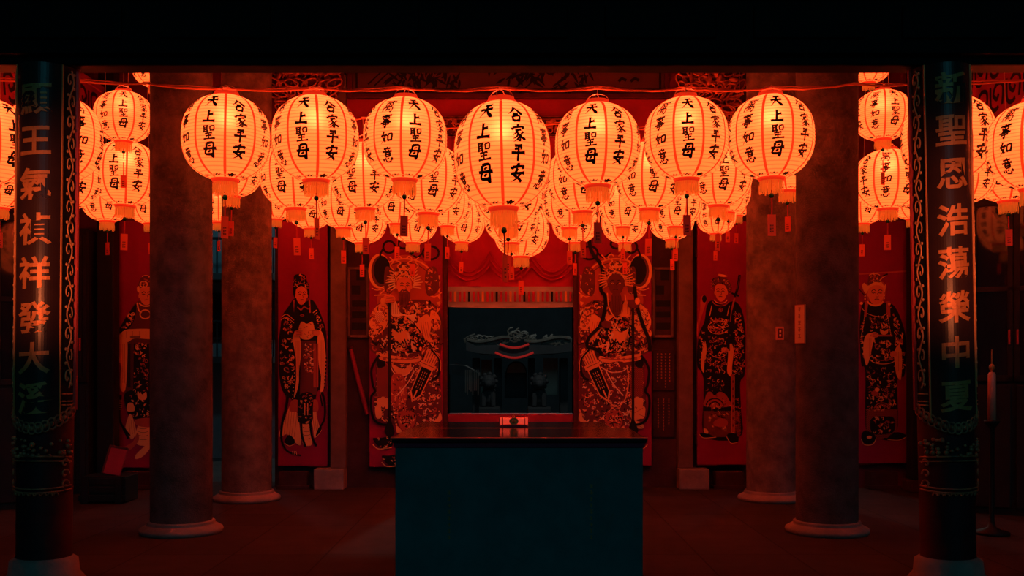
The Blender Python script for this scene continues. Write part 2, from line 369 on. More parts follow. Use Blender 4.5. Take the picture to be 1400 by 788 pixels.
def inscribed_pillar(px, chars, ys, lean, label, seed):
    D = PD; r = .152; x = PX(px, D); t = thing('inscribed_pillar', label, 'pillar', (x, D, 0), 'pillars with gold couplets'); t['kind'] = 'thing'
    t.rotation_euler = (0, R(lean), 0)
    bm = bmesh.new(); lathe(bm, [(r * .93, -.0), (r * .95, 1.0), (r * .93, zb - .002)], 48); new('shaft', bm, M_DREDW, t, True)
    bm = bmesh.new(); lathe(bm, [(0, 0), (r * 1.4, 0), (r * 1.42, .05), (r * 1.2, .09), (r * 1.15, .16), (r * .95, .18)], 40); new('base', bm, M_CONC2, t, True)
    def cyl(rr):
        return lambda u, z, d=0: Vector(((rr + d) * math.sin(u / rr), -(rr + d) * math.cos(u / rr), z))
    z0, z1 = PZ(590, D), zb - .004
    # plaque board wrapped round the front
    bm = bmesh.new(); A = R(50); N = 20
    rows = []
    for rr in (r * .93, r * 1.05):
        rows.append([[bm.verts.new((rr * math.sin(a), -rr * math.cos(a), z)) for a in [-A + 2 * A * i / N for i in range(N + 1)]] for z in (None,) for z in (z0, z1)])
    # scalloped lower end: middle dips
    for rr in rows:
        for i, v in enumerate(rr[0]): v.co.z = z0 + .055 * abs(i / N * 2 - 1) ** 1.5
    for i in range(N):
        bm.faces.new((rows[1][0][i], rows[1][0][i + 1], rows[1][1][i + 1], rows[1][1][i]))
        bm.faces.new((rows[0][0][i], rows[0][0][i + 1], rows[1][0][i + 1], rows[1][0][i]))
    for i in (0, N): bm.faces.new((rows[0][0][i], rows[1][0][i], rows[1][1][i], rows[0][1][i]))
    new('plaque', bm, M_LACQ, t, False)
    bm = bmesh.new(); f = cyl(r * 1.05)
    for s in (-1, 1): tube(bm, [f(s * A * r * 1.05, z) for z in (z0 + .06, 1.6, z1)], .006, 6)
    new('gilt_line', bm, M_GOLD, t)
    # carved borders either side
    for s in (-1, 1):
        bm = bmesh.new(); a0, a1 = s * R(52), s * R(86); rr = r * 1.03
        a0, a1 = min(a0, a1), max(a0, a1)
        pts = [(rr * math.sin(a0 + (a1 - a0) * i / 6), -rr * math.cos(a0 + (a1 - a0) * i / 6)) for i in range(7)]
        lo = [bm.verts.new((p[0], p[1], PZ(560, D))) for p in pts]; hi = [bm.verts.new((p[0], p[1], z1)) for p in pts]
        for i in range(6): bm.faces.new((lo[i], lo[i + 1], hi[i + 1], hi[i]))
        bd = new('border', bm, M_BLACK, t)
        bm = bmesh.new(); am = (a0 + a1) / 2; g = cyl(rr + .004)
        scroll_strip(bm, lambda u, z, am=am, g=g, rr=rr: g(u + am * (rr + .004), z), PZ(530, D), z1 - .02, 15, .030, .0042, seed)
        for py in (538, 548, 553): tube(bm, [g(am * rr + q * .036, PZ(py, D)) for q in (-1, -.5, 0, .5, 1)], .004, 5)
        new('scroll_carving', bm, M_GILT, bd, True)
        bm = bmesh.new(); h = cyl(r * 1.0)
        a = s * R(90)
        tube(bm, [(r * 1.03 * math.sin(a), -r * 1.03 * math.cos(a), z) for z in (PZ(560, D), 1.6, z1)], .017, 8)
        new('edge_bead', bm, M_COPPER, t)
    bm = bmesh.new(); g = cyl(r * 1.055)
    for ch, py in zip(chars, ys): inscription(bm, ch, g, S(44, D), PZ(py, D))
    new('gold_lettering', bm, M_GOLD, t)
    # carved lotus foot of the plaque
    bm = bmesh.new(); rng = random.Random(seed + 5); g = cyl(r * 1.0)
    for i in range(15):
        a = R(-84 + 12 * i); u = a * r
        zc = PZ(584, D) + .10 * abs(i / 7 - 1) ** 1.6
        sp = [g(u + .022 * math.cos(q), zc + .03 * math.sin(q), .006) for q in [2 * PI * k / 10 for k in range(10)]]
        tube(bm, sp, .006, 5, True); ball(bm, g(u, zc, .006), .012, 1, 1, 1.2, 8, 5)
    for i in range(46):
        u = rng.uniform(-.21, .21); zc = rng.uniform(PZ(622, D), PZ(598, D))
        ball(bm, g(u, zc, .004), rng.uniform(.006, .014), 1.2, .8, 1, 8, 5)
    for py in (624, 630, 662, 667):
        tube(bm, [g(u / 20 * .215, PZ(py, D) + (.012 if py < 640 else -.012) * math.cos(u / 20 * 1.5), .004) for u in range(-20, 21)], .005, 5)
    for s in (-1, 1):
        for zc in (PZ(632, D), PZ(646, D), PZ(660, D)):
            sp = [g(s * (.17 + .03 * (1 - k / 12) * math.cos(2 * PI * k / 12)), zc + .03 * (1 - k / 12) * math.sin(2 * PI * k / 12), .004) for k in range(12)]
            tube(bm, sp, .005, 5)
    for i in range(9):
        u = -.12 + .03 * i
        tube(bm, [g(u + .012 * math.cos(q), PZ(674, D) + .014 * math.sin(q), .003) for q in [PI * k / 6 for k in range(7)]], .004, 5)
    new('lotus_foot', bm, M_CARVE, t, True)
    return t
inscribed_pillar(60, '顯王氣禎祥發大溪', [144, 200, 258, 318, 376, 436, 490, 543], .55, 'slim front pillar with gold characters, before the aisle of the crate and smiling elder', 3)
inscribed_pillar(1297, '新聖恩浩蕩榮中夏', [130, 186, 244, 306, 363, 422, 482, 540], -1.1, 'slim front pillar with gold characters, standing beside the tall pale red candle', 9)

# ------------------------------------------------------------ painted door leaves
PAL = [M_BLACK, M_DRED, M_MID, M_ORANGE, M_CREAM, M_SKIN]
K, DR, MI, OR, CM, SK = range(6)
def inside(p, poly):
    x, y = p; c = False; n = len(poly)
    for i in range(n):
        x0, y0 = poly[i]; x1, y1 = poly[i - 1]
        if (y0 > y) != (y1 > y) and x < (x1 - x0) * (y - y0) / (y1 - y0) + x0: c = not c
    return c
class Art:
    """flat painting on a leaf: each stroke of paint lies a hair above the one before"""
    def __init__(self, D, ox, seed): self.bm = bmesh.new(); self.D = D; self.ox = ox; self.k = 0; self.rng = random.Random(seed)
    def fn(self):
        self.k += 1; k = self.k; D = self.D
        return lambda u, v: Vector(((u - 700) / F * D - self.ox, -.0004 - .00012 * k, EYE + (HOR - v) / F * D))
    def poly(self, c, pts, n=5, smooth=True):
        q = cr(pts, n, True) if smooth else [Vector(p) for p in pts]
        f = self.fn()
        try: face = self.bm.faces.new([self.bm.verts.new(f(*p)) for p in q]); face.material_index = c
        except ValueError: pass
        return [tuple(p) for p in q]
    def line(self, c, pts, w=1.0, taper=0.0, n=6):
        q = cr(pts, n); ribbon(self.bm, q, lambda t: w * (1 - taper * t), self.fn(), c)
    def ell(self, c, x, y, rx, ry, rot=0, n=20):
        a = R(rot)
        return self.poly(c, [(x + rx * math.cos(t) * math.cos(a) - ry * math.sin(t) * math.sin(a), y + rx * math.cos(t) * math.sin(a) + ry * math.sin(t) * math.cos(a)) for t in [2 * PI * i / n for i in range(n)]], smooth=False)
    def ring(self, c, x, y, rx, ry, w, a0=0, a1=360):
        f = self.fn(); ribbon(self.bm, [Vector((x + rx * math.cos(R(a0 + (a1 - a0) * i / 24)), y + ry * math.sin(R(a0 + (a1 - a0) * i / 24)))) for i in range(25)], lambda t: w, f, c)
    def orn(self, poly, cols, n, s=3.0, w=.8):
        """scrolls, commas, leaves and pearls filling an outline"""
        xs = [p[0] for p in poly]; ys = [p[1] for p in poly]; g = self.rng
        fs = [self.fn() for _ in range(4)]; got = 0; tries = 0
        while got < n and tries < n * 8:
            tries += 1
            x, y = g.uniform(min(xs), max(xs)), g.uniform(min(ys), max(ys))
            r = s * g.uniform(.55, 1.2)
            if not (inside((x, y), poly) and inside((x + r * .7, y), poly) and inside((x - r * .7, y), poly)): continue
            got += 1; c = g.choice(cols); f = g.choice(fs); k = g.random(); a = g.uniform(0, 2 * PI); d = g.choice((-1, 1))
            if k < .42:
                pts = [Vector((x + r * (1 - t) * math.cos(a + d * 4.4 * t), y + r * (1 - t) * math.sin(a + d * 4.4 * t))) for t in [i / 10 for i in range(11)]]
                ribbon(self.bm, pts, lambda t: w * (1.5 - t), f, c)
            elif k < .72:
                pts = [Vector((x - r * math.cos(a) + 2 * r * t * math.cos(a) + d * r * .5 * math.sin(PI * t) * math.sin(a), y - r * math.sin(a) + 2 * r * t * math.sin(a) - d * r * .5 * math.sin(PI * t) * math.cos(a))) for t in [i / 6 for i in range(7)]]
                ribbon(self.bm, pts, lambda t: max(.12, w * 2.2 * math.sin(PI * t)), f, c)
            elif k < .9:
                for i in range(3):
                    b = a + 2.1 * i; q = [f(x + r * .8 * math.cos(b + e) * m, y + r * .8 * math.sin(b + e) * m) for e, m in ((0, .1), (-.5, .6), (0, 1), (.5, .6))]
                    fa = self.bm.faces.new([self.bm.verts.new(v) for v in q]); fa.material_index = c
            else:
                q = [f(x + r * .4 * math.cos(t), y + r * .4 * math.sin(t)) for t in [2 * PI * i / 8 for i in range(8)]]
                fa = self.bm.faces.new([self.bm.verts.new(v) for v in q]); fa.material_index = c
    def scales(self, poly, c, s=2.4, w=.5):
        xs = [p[0] for p in poly]; ys = [p[1] for p in poly]; f = self.fn(); j = 0; y = min(ys)
        while y < max(ys):
            x = min(xs) + (s * .5 if j % 2 else 0)
            while x < max(xs):
                if inside((x, y), poly): ribbon(self.bm, [Vector((x - s * .5 * math.cos(PI * i / 6), y + s * .55 * math.sin(PI * i / 6))) for i in range(7)], lambda t: w, f, c)
                x += s
            y += s * .62; j += 1
    def folds(self, c, x0, x1, y0, y1, n, w=.5, lean=0):
        for i in range(n):
            x = x0 + (x1 - x0) * (i + .5) / n
            self.line(c, [(x, y0), (x + lean * .4, (y0 + y1) / 2), (x + lean, y1)], w)
    def face(self, x, y, rx, ry, skin, dark=DR, turn=1.0, beard=None):
        self.ell(skin, x - rx, y + 1, 1.4, 3); self.ell(skin, x + rx, y + 1, 1.4, 3)
        self.poly(skin, [(x - rx, y - ry * .6), (x, y - ry), (x + rx, y - ry * .6), (x + rx * .95, y + ry * .3), (x + rx * .55, y + ry * .85), (x, y + ry * 1.05), (x - rx * .55, y + ry * .85), (x - rx * .95, y + ry * .3)])
        t = turn * rx * .12
        for s in (-1, 1):
            ex = x + t + s * rx * .42
            self.line(K, [(ex - rx * .28, y - ry * .22 - (s < 0) * 0), (ex, y - ry * .38), (ex + rx * .3, y - ry * .26)], .9)
            self.line(K, [(ex - rx * .24, y - ry * .06), (ex, y - ry * .13), (ex + rx * .24, y - ry * .05)], .8)
            self.ell(K, ex, y - ry * .04, .55, .5, n=8)
        self.line(dark, [(x + t + rx * .05, y - ry * .05), (x + t + rx * .2, y + ry * .24), (x + t - rx * .08, y + ry * .28)], .6)
        self.line(dark, [(x + t - rx * .3, y + ry * .52), (x + t, y + ry * .48), (x + t + rx * .3, y + ry * .52)], 1.1)
        if beard is not None:
            self.poly(beard, [(x - rx * .7, y + ry * .6), (x, y + ry * .62), (x + rx * .7, y + ry * .6), (x + rx * .75, y + ry * 1.5), (x, y + ry * 2.2), (x - rx * .75, y + ry * 1.5)])
            self.line(beard, [(x - rx * .75, y + ry * .75), (x - rx * .3, y + ry * .4), (x, y + ry * .45), (x + rx * .3, y + ry * .4), (x + rx * .75, y + ry * .75)], 1.6)
            for i in range(5): self.line(K, [(x - rx * .5 + rx * .25 * i, y + ry * .8), (x - rx * .4 + rx * .2 * i, y + ry * 1.9)], .35)
    def hand(self, c, x, y, s=4, d=1):
        self.poly(c, [(x - s, y - s * .5), (x, y - s * .8), (x + s, y - s * .3), (x + s * .9, y + s * .6), (x, y + s * .8), (x - s, y + s * .5)])
        for i in range(4): self.line(DR, [(x - s * .6 + d * .2, y - s * .4 + i * s * .32), (x + s * .8 * d, y - s * .25 + i * s * .3)], .4)
    def done(self, parent): return new('painted_figure', self.bm, PAL, parent)

LD = 10.17
def leaf(p0, p1, ptop, pbot, label, hinge, D=LD):
    x = PX((p0 + p1) / 2, D); t = thing('painted_door_leaf', label, 'door panel', (x, D, 0), 'painted temple door leaves')
    w = S(p1 - p0, D) / 2; z0, z1 = PZ(pbot, D), PZ(ptop, D)
    bm = bmesh.new(); box(bm, -w, w, 0, .055, z0, z1, .006); new('board', bm, M_LEAF, t)
    bm = bmesh.new()
    for z in (z0 - .0, z1 - .05): box(bm, hinge * w * .86 - .03, hinge * w * .86 + .03, .02, .05, z - .006, z + .056, .004)
    box(bm, hinge * w * .2, hinge * w * .98, .003, .05, z0 - .012, z0 + .002, .003)
    for zz in (z1 - .3, z0 + .25): box(bm, hinge * w - .016, hinge * w + .006, .012, .06, zz - .05, zz + .05, .004)
    new('pivot', bm, M_DREDW, t)
    return t, x

# leaf: black-robed official holding a cup
t, ox = leaf(380, 448, 303, 637.5, 'red door leaf painted with a black-robed official cupping a vessel in both hands', 1)
a = Art(LD, ox, 11)
a.poly(DR, [(384, 452), (382, 500), (386, 532), (394, 545), (400, 520), (402, 460)])
body = a.poly(K, [(403, 408), (394, 420), (386, 432), (383, 452), (381, 470), (381, 500), (384, 528), (390, 540), (397, 545), (412, 560), (428, 558), (434, 536), (443, 528), (446, 500), (446, 455), (441, 436), (434, 420), (426, 410), (414, 414)])
a.orn([(383, 460), (400, 462), (404, 505), (398, 540), (386, 528), (382, 500)], [OR, MI, OR], 60, 3.2, .9)
a.orn([(385, 434), (401, 436), (403, 455), (385, 456)], [MI, OR], 22, 2.6, .8)
a.orn([(432, 430), (440, 436), (445, 452), (434, 452)], [MI, OR], 14, 2.4, .8)
a.line(OR, [(385, 434), (392, 430), (402, 438)], 1.0); a.line(OR, [(384, 438), (392, 434), (402, 442)], .8)
a.line(OR, [(428, 428), (433, 424)], 1.2); a.line(OR, [(430, 431), (434, 427)], .8)
for x in (402, 423): a.poly(MI, [(x - 1, 410), (x + 1, 410), (x + 2.2 if x > 410 else x, 428), (x, 428)], smooth=False)
a.poly(OR, [(404, 455), (410, 462), (412, 480), (410, 500), (408, 528), (402, 544), (405, 520), (405, 495), (402, 475), (400, 462)])
a.poly(OR, [(436, 452), (442, 458), (445, 480), (446, 500), (443, 530), (438, 538), (439, 515), (436, 500), (434, 470)])
a.folds(MI, 404, 410, 466, 515, 3, .45); a.folds(MI, 437, 443, 465, 515, 3, .45)
pn = a.poly(DR, [(412, 466), (432, 466), (434, 500), (434, 540), (410, 540), (411, 500)], smooth=False)
a.orn([(415, 470), (430, 470), (431, 510), (414, 510)], [OR, MI, CM], 42, 2.6, .8)
a.folds(MI, 428, 436, 470, 530, 3, 1.2); a.folds(K, 408, 413, 500, 530, 2, .7)
a.poly(OR, [(398, 553), (390, 572), (383, 588), (383, 598), (392, 594), (398, 600), (411, 609), (410, 585), (407, 566)])
a.poly(OR, [(430, 552), (424, 566), (428, 585), (430, 599), (437, 592), (438, 588), (434, 572)])
a.poly(OR, [(411, 580), (425, 580), (427, 606), (420, 610), (414, 606)])
a.poly(MI, [(399, 548), (408, 548), (410, 562), (396, 562)]); a.poly(MI, [(427, 548), (434, 548), (435, 562), (426, 562)])
for i in range(4): a.ring(DR, 419, 583 + 5 * i, 5.5, 2.6, .5, 20, 160)
a.folds(MI, 390, 408, 562, 598, 5, .5, -4); a.folds(MI, 426, 434, 560, 590, 3, .5, 3)
bl = a.poly(K, [(410, 540), (427, 538), (428, 560), (426, 578), (409, 578), (407, 560)])
a.orn(bl, [OR, MI], 30, 2.2, .7); a.line(OR, [(417, 552), (417, 568)], 1.2); a.line(OR, [(421, 552), (421, 568)], 1.2)
a.line(K, [(412, 576), (413, 595), (418, 611)], 3.0); a.line(K, [(424, 576), (427, 598), (433, 610)], 3.0)
a.line(K, [(394, 540), (391, 560), (386, 580), (385, 600), (391, 615), (402, 621), (412, 623)], 4.0, .5)
a.line(K, [(440, 536), (444, 550), (444, 572), (438, 584)], 3.6, .3); a.line(K, [(438, 540), (441, 556)], 2)
a.poly(K, [(389, 604), (395, 595), (402, 600), (403, 606), (396, 609)]); a.line(OR, [(389, 606), (396, 610), (403, 607)], .8)
a.poly(K, [(432, 596), (436, 585), (440, 584), (438, 592)]); a.line(OR, [(431, 598), (436, 594), (440, 588)], .7)
for i in range(3): a.line(OR, [(400 + 2.5 * i, 617), (401 + 2.5 * i, 622)], .8)
for i in range(9): a.ell(OR, 403.5 - .4 * i, 505 + 5 * i, .8, .8, n=8)
for i in range(9): a.ell(K, 446.5 - .3 * i, 490 + 5 * i, 1.2, 1.6, n=8)
a.poly(K, [(401, 396), (404, 388), (420, 388), (423, 398), (421, 408), (404, 408)])
a.face(412.5, 404, 7.4, 12.5, SK, turn=1)
hat = a.poly(K, [(401, 398), (402, 384), (403, 377), (410, 375), (418, 377), (420, 385), (423, 391), (421, 396), (412, 391), (405, 394)])
a.orn(hat, [MI, OR, MI], 26, 2.2, .7); a.line(MI, [(402, 392), (411, 388), (422, 391)], 1.0)
a.poly(K, [(406, 419), (415, 421), (424, 418), (421, 425), (414, 428), (409, 424)]); a.line(MI, [(407, 420), (412, 424), (416, 420), (422, 423)], 1.6)
a.ell(MI, 413.5, 431.5, 3, 1.4); a.ell(K, 413.5, 431.5, 1.2, .5)
cup = a.poly(OR, [(413, 440), (420, 443), (427, 440), (430, 448), (430, 458), (424, 464), (414, 464), (409, 458), (409, 448)])
a.orn(cup, [MI, DR], 12, 2.2, .5)
a.hand(SK, 408.5, 456, 5.2); a.hand(SK, 432, 455, 5.2, -1); a.line(DR, [(404, 453), (414, 453)], .5); a.line(DR, [(424, 452), (434, 452)], .5)
a.done(t)

# leaf: dark-robed attendant with a sword, right of the central doorway
t, ox = leaf(953, 1021, 303, 636, 'red door leaf painted with a dark-robed attendant holding an upright sword', -1)
a = Art(LD, ox, 21)
a.poly(MI, [(958, 408), (963, 404), (966, 410), (962, 424), (957, 440), (953, 462), (953, 445), (957, 425)]); a.ell(K, 963, 409, 3.2, 5)
body = a.poly(K, [(973, 411), (966, 420), (963, 440), (956, 456), (953, 480), (953, 500), (958, 508), (962, 520), (962, 545), (964, 597), (1012, 598), (1013, 560), (1012, 524), (1018, 512), (1019, 480), (1019, 450), (1014, 424), (1004, 412), (988, 417)])
a.orn([(955, 460), (965, 440), (966, 500), (956, 506)], [MI, OR], 40, 2.4, .8)
a.orn([(1002, 420), (1012, 426), (1018, 450), (1018, 510), (1002, 515)], [MI, OR, MI], 110, 2.6, .8)
a.orn([(970, 436), (996, 436), (997, 455), (970, 455)], [OR, MI, OR], 60, 2.4, .8)
a.orn([(966, 455), (1000, 455), (1000, 500), (966, 500)], [MI, MI, OR], 70, 2.6, .7)
a.orn([(963, 500), (992, 500), (992, 535), (963, 535)], [MI, OR, DR], 34, 2.8, .8)
a.ring(OR, 982, 448, 14, 9, .8); a.ring(MI, 982, 488, 17, 12, 1.2, 20, 160); a.ring(OR, 982, 480, 12, 9, .7, 20, 160)
w = a.poly(MI, [(964, 545), (967, 537), (972, 536), (977, 541), (983, 536), (990, 538), (996, 546), (998, 556), (964, 556)])
a.orn(w, [OR, DR], 30, 1.8, .5)
for r_ in (12, 9.5, 7): a.ring(K if r_ != 9.5 else MI, 977, 556, r_, r_ * .9, 1.6, 190, 350)
a.scales([(963, 562), (1012, 562), (1012, 597), (963, 597)], MI, 2.6, .55)
a.orn([(964, 556), (998, 556), (996, 590), (968, 592)], [K, MI, OR], 40, 3.4, .8)
a.poly(MI, [(976, 577), (984, 572), (994, 575), (994, 582), (984, 584), (976, 582)])
a.orn([(1000, 545), (1013, 545), (1013, 594), (1001, 594)], [MI, K, MI], 46, 2.4, .7)
a.poly(OR, [(964, 468), (960, 480), (958, 500), (962, 510), (963, 495), (966, 480)])
a.poly(OR, [(996, 474), (1000, 470), (1003, 480), (1001, 500), (1000, 515), (994, 509), (995, 490)])
a.poly(MI, [(999, 512), (1004, 512), (1004, 592), (1000, 592)], smooth=False); a.line(OR, [(999.5, 514), (1000, 592)], .5); a.line(OR, [(1004, 514), (1003.6, 592)], .5)
a.ell(OR, 1002, 594, 2.6, 3); 
for i in range(7): a.ell(DR, 1002, 522 + 10 * i, 1, 2.2, n=8)
a.poly(K, [(956, 594), (964, 592), (978, 598), (976, 600), (962, 600)]); a.line(OR, [(956, 594), (962, 599), (979, 598)], 1.0); a.poly(OR, [(962, 586), (967, 588), (968, 593), (963, 592)])
a.poly(K, [(993, 596), (1002, 592), (1009, 598), (1008, 605), (1000, 606)]); a.line(OR, [(993, 597), (999, 606), (1008, 605)], 1.0)
a.line(K, [(1011, 376), (1008, 395), (1004, 406)], 3.4); a.line(DR, [(1011.5, 378), (1007, 398)], 1); a.line(K, [(1000, 401), (1010, 405)], 2.6); a.line(MI, [(1004, 408), (1000, 424)], 2.4); a.line(K, [(1000, 424), (996, 455), (996, 480)], 3); a.line(MI, [(1000, 424), (998, 440)], 1.2)
a.hand(SK, 991, 479, 4.4); a.line(SK, [(984, 484), (992, 478)], 2.2)
for x in (968, 992): a.line(OR, [(x + 5, 418), (x + 2, 432)], 1.2)
cp = a.poly(K, [(973, 391), (974, 382), (982, 379), (990, 380), (997, 386), (1000, 394), (997, 401), (990, 390), (976, 390)])
a.face(985.5, 399.5, 8, 12.5, SK, turn=-.8)
cp = a.poly(DR, [(973, 394), (974, 384), (981, 379), (990, 380), (997, 386), (999, 398), (995, 398), (990, 390), (980, 388), (976, 391)])
a.orn(cp, [MI, K, OR], 30, 1.8, .6); a.poly(OR, [(982, 375), (990, 376), (994, 378), (990, 379), (983, 378)])
for i in range(8): a.ell(MI, 972 + (i % 2) * 1.6, 384 + 1.8 * i, .7, .7, n=6); a.ell(MI, 999 - (i % 2) * 1.6, 388 + 1.9 * i, .7, .7, n=6)
a.ring(OR, 985, 409, 9, 6, 1.2, 10, 170); a.ring(MI, 985, 411, 11, 7.5, 1.2, 10, 170); a.ell(MI, 985, 424, 3, 3); a.ring(K, 985, 424, 1.6, 1.6, .6)
a.done(t)

# leaf: crowned attendant with a tray, behind the right-hand columns
t, ox = leaf(1171, 1241, 303, 634, 'red door leaf painted with an orange-crowned attendant carrying a tray', -1)
a = Art(LD, ox, 31)
bg = a.poly(MI, [(1175, 374), (1240, 370), (1240, 372), (1175, 376)], smooth=False)
body = a.poly(K, [(1182, 413), (1177, 424), (1175, 450), (1176, 480), (1178, 500), (1183, 510), (1184, 592), (1200, 600), (1226, 595), (1227, 520), (1236, 515), (1239, 490), (1239, 465), (1233, 440), (1222, 418), (1206, 414)])
a.orn([(1219, 422), (1230, 440), (1238, 465), (1238, 505), (1228, 512), (1222, 470)], [OR, MI, OR], 64, 2.8, 1.0)
a.orn([(1176, 440), (1183, 440), (1184, 490), (1177, 490)], [OR, MI], 20, 2.4, .9)
a.orn([(1186, 432), (1216, 432), (1216, 452), (1186, 452)], [OR, MI, DR], 36, 2.4, .8)
a.orn([(1190, 464), (1222, 464), (1222, 492), (1190, 494)], [OR, MI, OR], 50, 3.0, 1.0)
a.orn([(1184, 500), (1226, 500), (1226, 545), (1185, 545)], [MI, OR, DR], 90, 2.6, .8)
a.orn([(1185, 540), (1226, 540), (1226, 562), (1185, 562)], [MI, OR], 50, 2.6, 1.0)
a.scales([(1185, 560), (1227, 560), (1226, 596), (1200, 600), (1185, 594)], MI, 2.4, .7)
dk = a.poly(K, [(1190, 575), (1198, 570), (1212, 570), (1222, 572), (1222, 590), (1208, 594), (1192, 592)]); a.orn(dk, [MI, OR], 30, 3.0, .9)
for r_ in (11, 8): a.ring(MI, 1206, 560, r_, r_ * .8, 1.3, 190, 350)
a.ell(MI, 1196, 538, 5, 4); a.ell(OR, 1199, 533, 3.4, 2.8); a.ring(OR, 1207, 490, 18, 8, 1.0, 10, 170); a.ring(MI, 1207, 487, 14, 6, 1.0, 10, 170)
a.poly(OR, [(1188, 456), (1182, 462), (1180, 480), (1184, 500), (1189, 490), (1193, 470), (1196, 458)]); a.folds(MI, 1184, 1192, 462, 488, 3, .5)
a.poly(OR, [(1226, 474), (1232, 478), (1233, 500), (1231, 520), (1225, 512), (1223, 496), (1222, 484)]); a.folds(MI, 1225, 1231, 482, 508, 3, .5)
a.line(MI, [(1190, 459), (1220, 459)], 2.4); a.hand(SK, 1196, 458, 4.6); a.hand(SK, 1222, 484, 4.6, -1)
a.poly(OR, [(1203, 450), (1204, 456), (1208, 458), (1213, 456), (1214, 450), (1209, 453)]); a.line(OR, [(1206, 450), (1205, 443), (1208, 449), (1211, 443), (1211, 450)], .9)
a.line(OR, [(1178, 422), (1188, 430), (1206, 433), (1218, 420)], .8)
for s, x in ((-1, 1184), (1, 1213)):
    a.poly(MI, [(x - 2, 412), (x + 3, 412), (x + 2 + s * 2, 434), (x - 2 + s, 434)], smooth=False)
    for i in range(14): a.ell(OR, x + s * (1 + .35 * i) - 1, 432 + 2.1 * i, .8, .8, n=6)
a.poly(K, [(1177, 600), (1180, 590), (1192, 592), (1197, 600), (1190, 607), (1181, 606)]); a.line(OR, [(1177, 600), (1181, 608), (1192, 608), (1197, 601)], 1.1); a.ell(OR, 1188, 598, 3.6, 2.2)
a.poly(K, [(1213, 600), (1222, 592), (1232, 592), (1240, 597), (1230, 602)]); a.line(OR, [(1213, 601), (1228, 602), (1240, 597)], 1.1)
a.poly(MI, [(1183, 400), (1185, 388), (1207, 386), (1210, 400), (1206, 412), (1188, 412)])
a.face(1197, 402, 10.5, 15, SK, turn=.9)
a.ring(OR, 1196, 410, 11, 8, 2.4, 15, 165)
cw = a.poly(OR, [(1183, 402), (1178, 392), (1181, 387), (1186, 391), (1195, 386), (1204, 386), (1208, 391), (1211, 388), (1210, 396), (1208, 401), (1206, 393), (1197, 390), (1188, 394)])
cp = a.poly(DR, [(1186, 390), (1187, 378), (1190, 375), (1198, 374), (1203, 378), (1203, 386), (1195, 386)]); a.orn(cp, [OR, MI], 16, 2.2, .8); a.ring(OR, 1195, 377, 7, 2.4, 1.1, 180, 360)
a.line(OR, [(1202, 384), (1207, 379), (1211, 377)], 1.4); a.line(K, [(1206, 378), (1213, 375)], 2)
for y in (405, 409): a.ell(OR, 1182, y, 1.2, 1.6, n=8); a.ell(OR, 1208, y - 1, 1.2, 1.6, n=8)
a.ell(OR, 1177, 415, 2.2, 2); a.ell(OR, 1215, 416, 2, 2)
a.line(K, [(1174, 396), (1182, 405)], 1.2)
a.done(t)

# leaf: smiling elder half hidden behind the left-hand column
t, ox = leaf(160, 229, 303, 640, 'red door leaf painted with a smiling robed elder, half hidden behind the thickest column', 1)
a = Art(LD, ox, 41)
body = a.poly(DR, [(188, 412), (178, 425), (168, 440), (162, 456), (166, 470), (172, 500), (172, 560), (220, 560), (226, 470), (228, 455), (220, 430), (206, 414)])
a.poly(K, [(186, 416), (174, 432), (162, 452), (166, 456), (176, 450), (184, 436)]); a.orn([(184, 420), (174, 432), (164, 452), (176, 450), (186, 430)], [OR, MI], 22, 2.6, 1.0)
a.line(OR, [(176, 428), (182, 434)], 1.0); a.line(OR, [(174, 431), (180, 437)], .8)
a.poly(OR, [(162, 462), (170, 452), (186, 450), (204, 450), (222, 452), (222, 464), (204, 464), (184, 463), (174, 468)])
a.folds(MI, 168, 204, 453, 462, 4, .4); a.line(DR, [(178, 461), (192, 461)], 1.6)
a.poly(OR, [(161, 466), (167, 462), (174, 466), (174, 500), (172, 530), (168, 536), (164, 528), (165, 500), (161, 490)]); a.folds(MI, 164, 172, 470, 524, 3, .5)
pn = a.poly(K, [(183, 470), (204, 470), (206, 540), (182, 540)], smooth=False); a.orn(pn, [MI, OR, MI], 70, 2.6, .9); a.ell(OR, 188, 477, 2.4, 2)
a.folds(K, 174, 182, 470, 530, 3, 1.4)
a.ring(OR, 176, 542, 3.5, 3, .8); a.ring(OR, 184, 544, 3, 3, .8)
b2 = a.poly(K, [(173, 536), (206, 536), (206, 570), (180, 572), (172, 556)]); a.orn(b2, [MI, OR], 34, 2.6, .9)
a.poly(OR, [(175, 552), (182, 552), (184, 562), (174, 562)]); a.poly(OR, [(188, 536), (194, 540), (200, 536), (200, 546), (190, 546)])
a.poly(OR, [(178, 566), (184, 578), (186, 592), (180, 601), (173, 588), (172, 582)]); a.folds(MI, 175, 184, 575, 594, 3, .5, 2)
a.poly(OR, [(190, 580), (204, 582), (206, 606), (196, 610), (185, 604)]); a.poly(MI, [(186, 574), (206, 572), (206, 584), (188, 582)])
for i in range(4): a.ring(DR, 196, 584 + 5 * i, 7, 2.6, .5, 20, 160)
a.poly(MI, [(188, 592), (182, 604), (170, 612), (168, 617), (180, 614), (190, 602)]); a.poly(OR, [(204, 606), (196, 612), (186, 622), (186, 628), (196, 624), (206, 612)])
a.line(K, [(165, 540), (163, 565), (166, 580), (178, 596)], 4.0, .4); a.line(K, [(168, 584), (176, 600)], 3)
for i in range(6): a.line(OR, [(161, 548 + 2.5 * i), (167, 547 + 2.5 * i)], .6)
a.poly(MI, [(190, 392), (196, 385), (214, 385), (214, 412), (196, 414)])
a.face(200.5, 404, 9.5, 13, SK, turn=.2)
a.ring(OR, 200, 412, 10, 7, 1.8, 20, 160); a.ring(OR, 199, 430, 7, 6, 1.8); a.line(OR, [(188, 414), (190, 424), (194, 428)], 2)
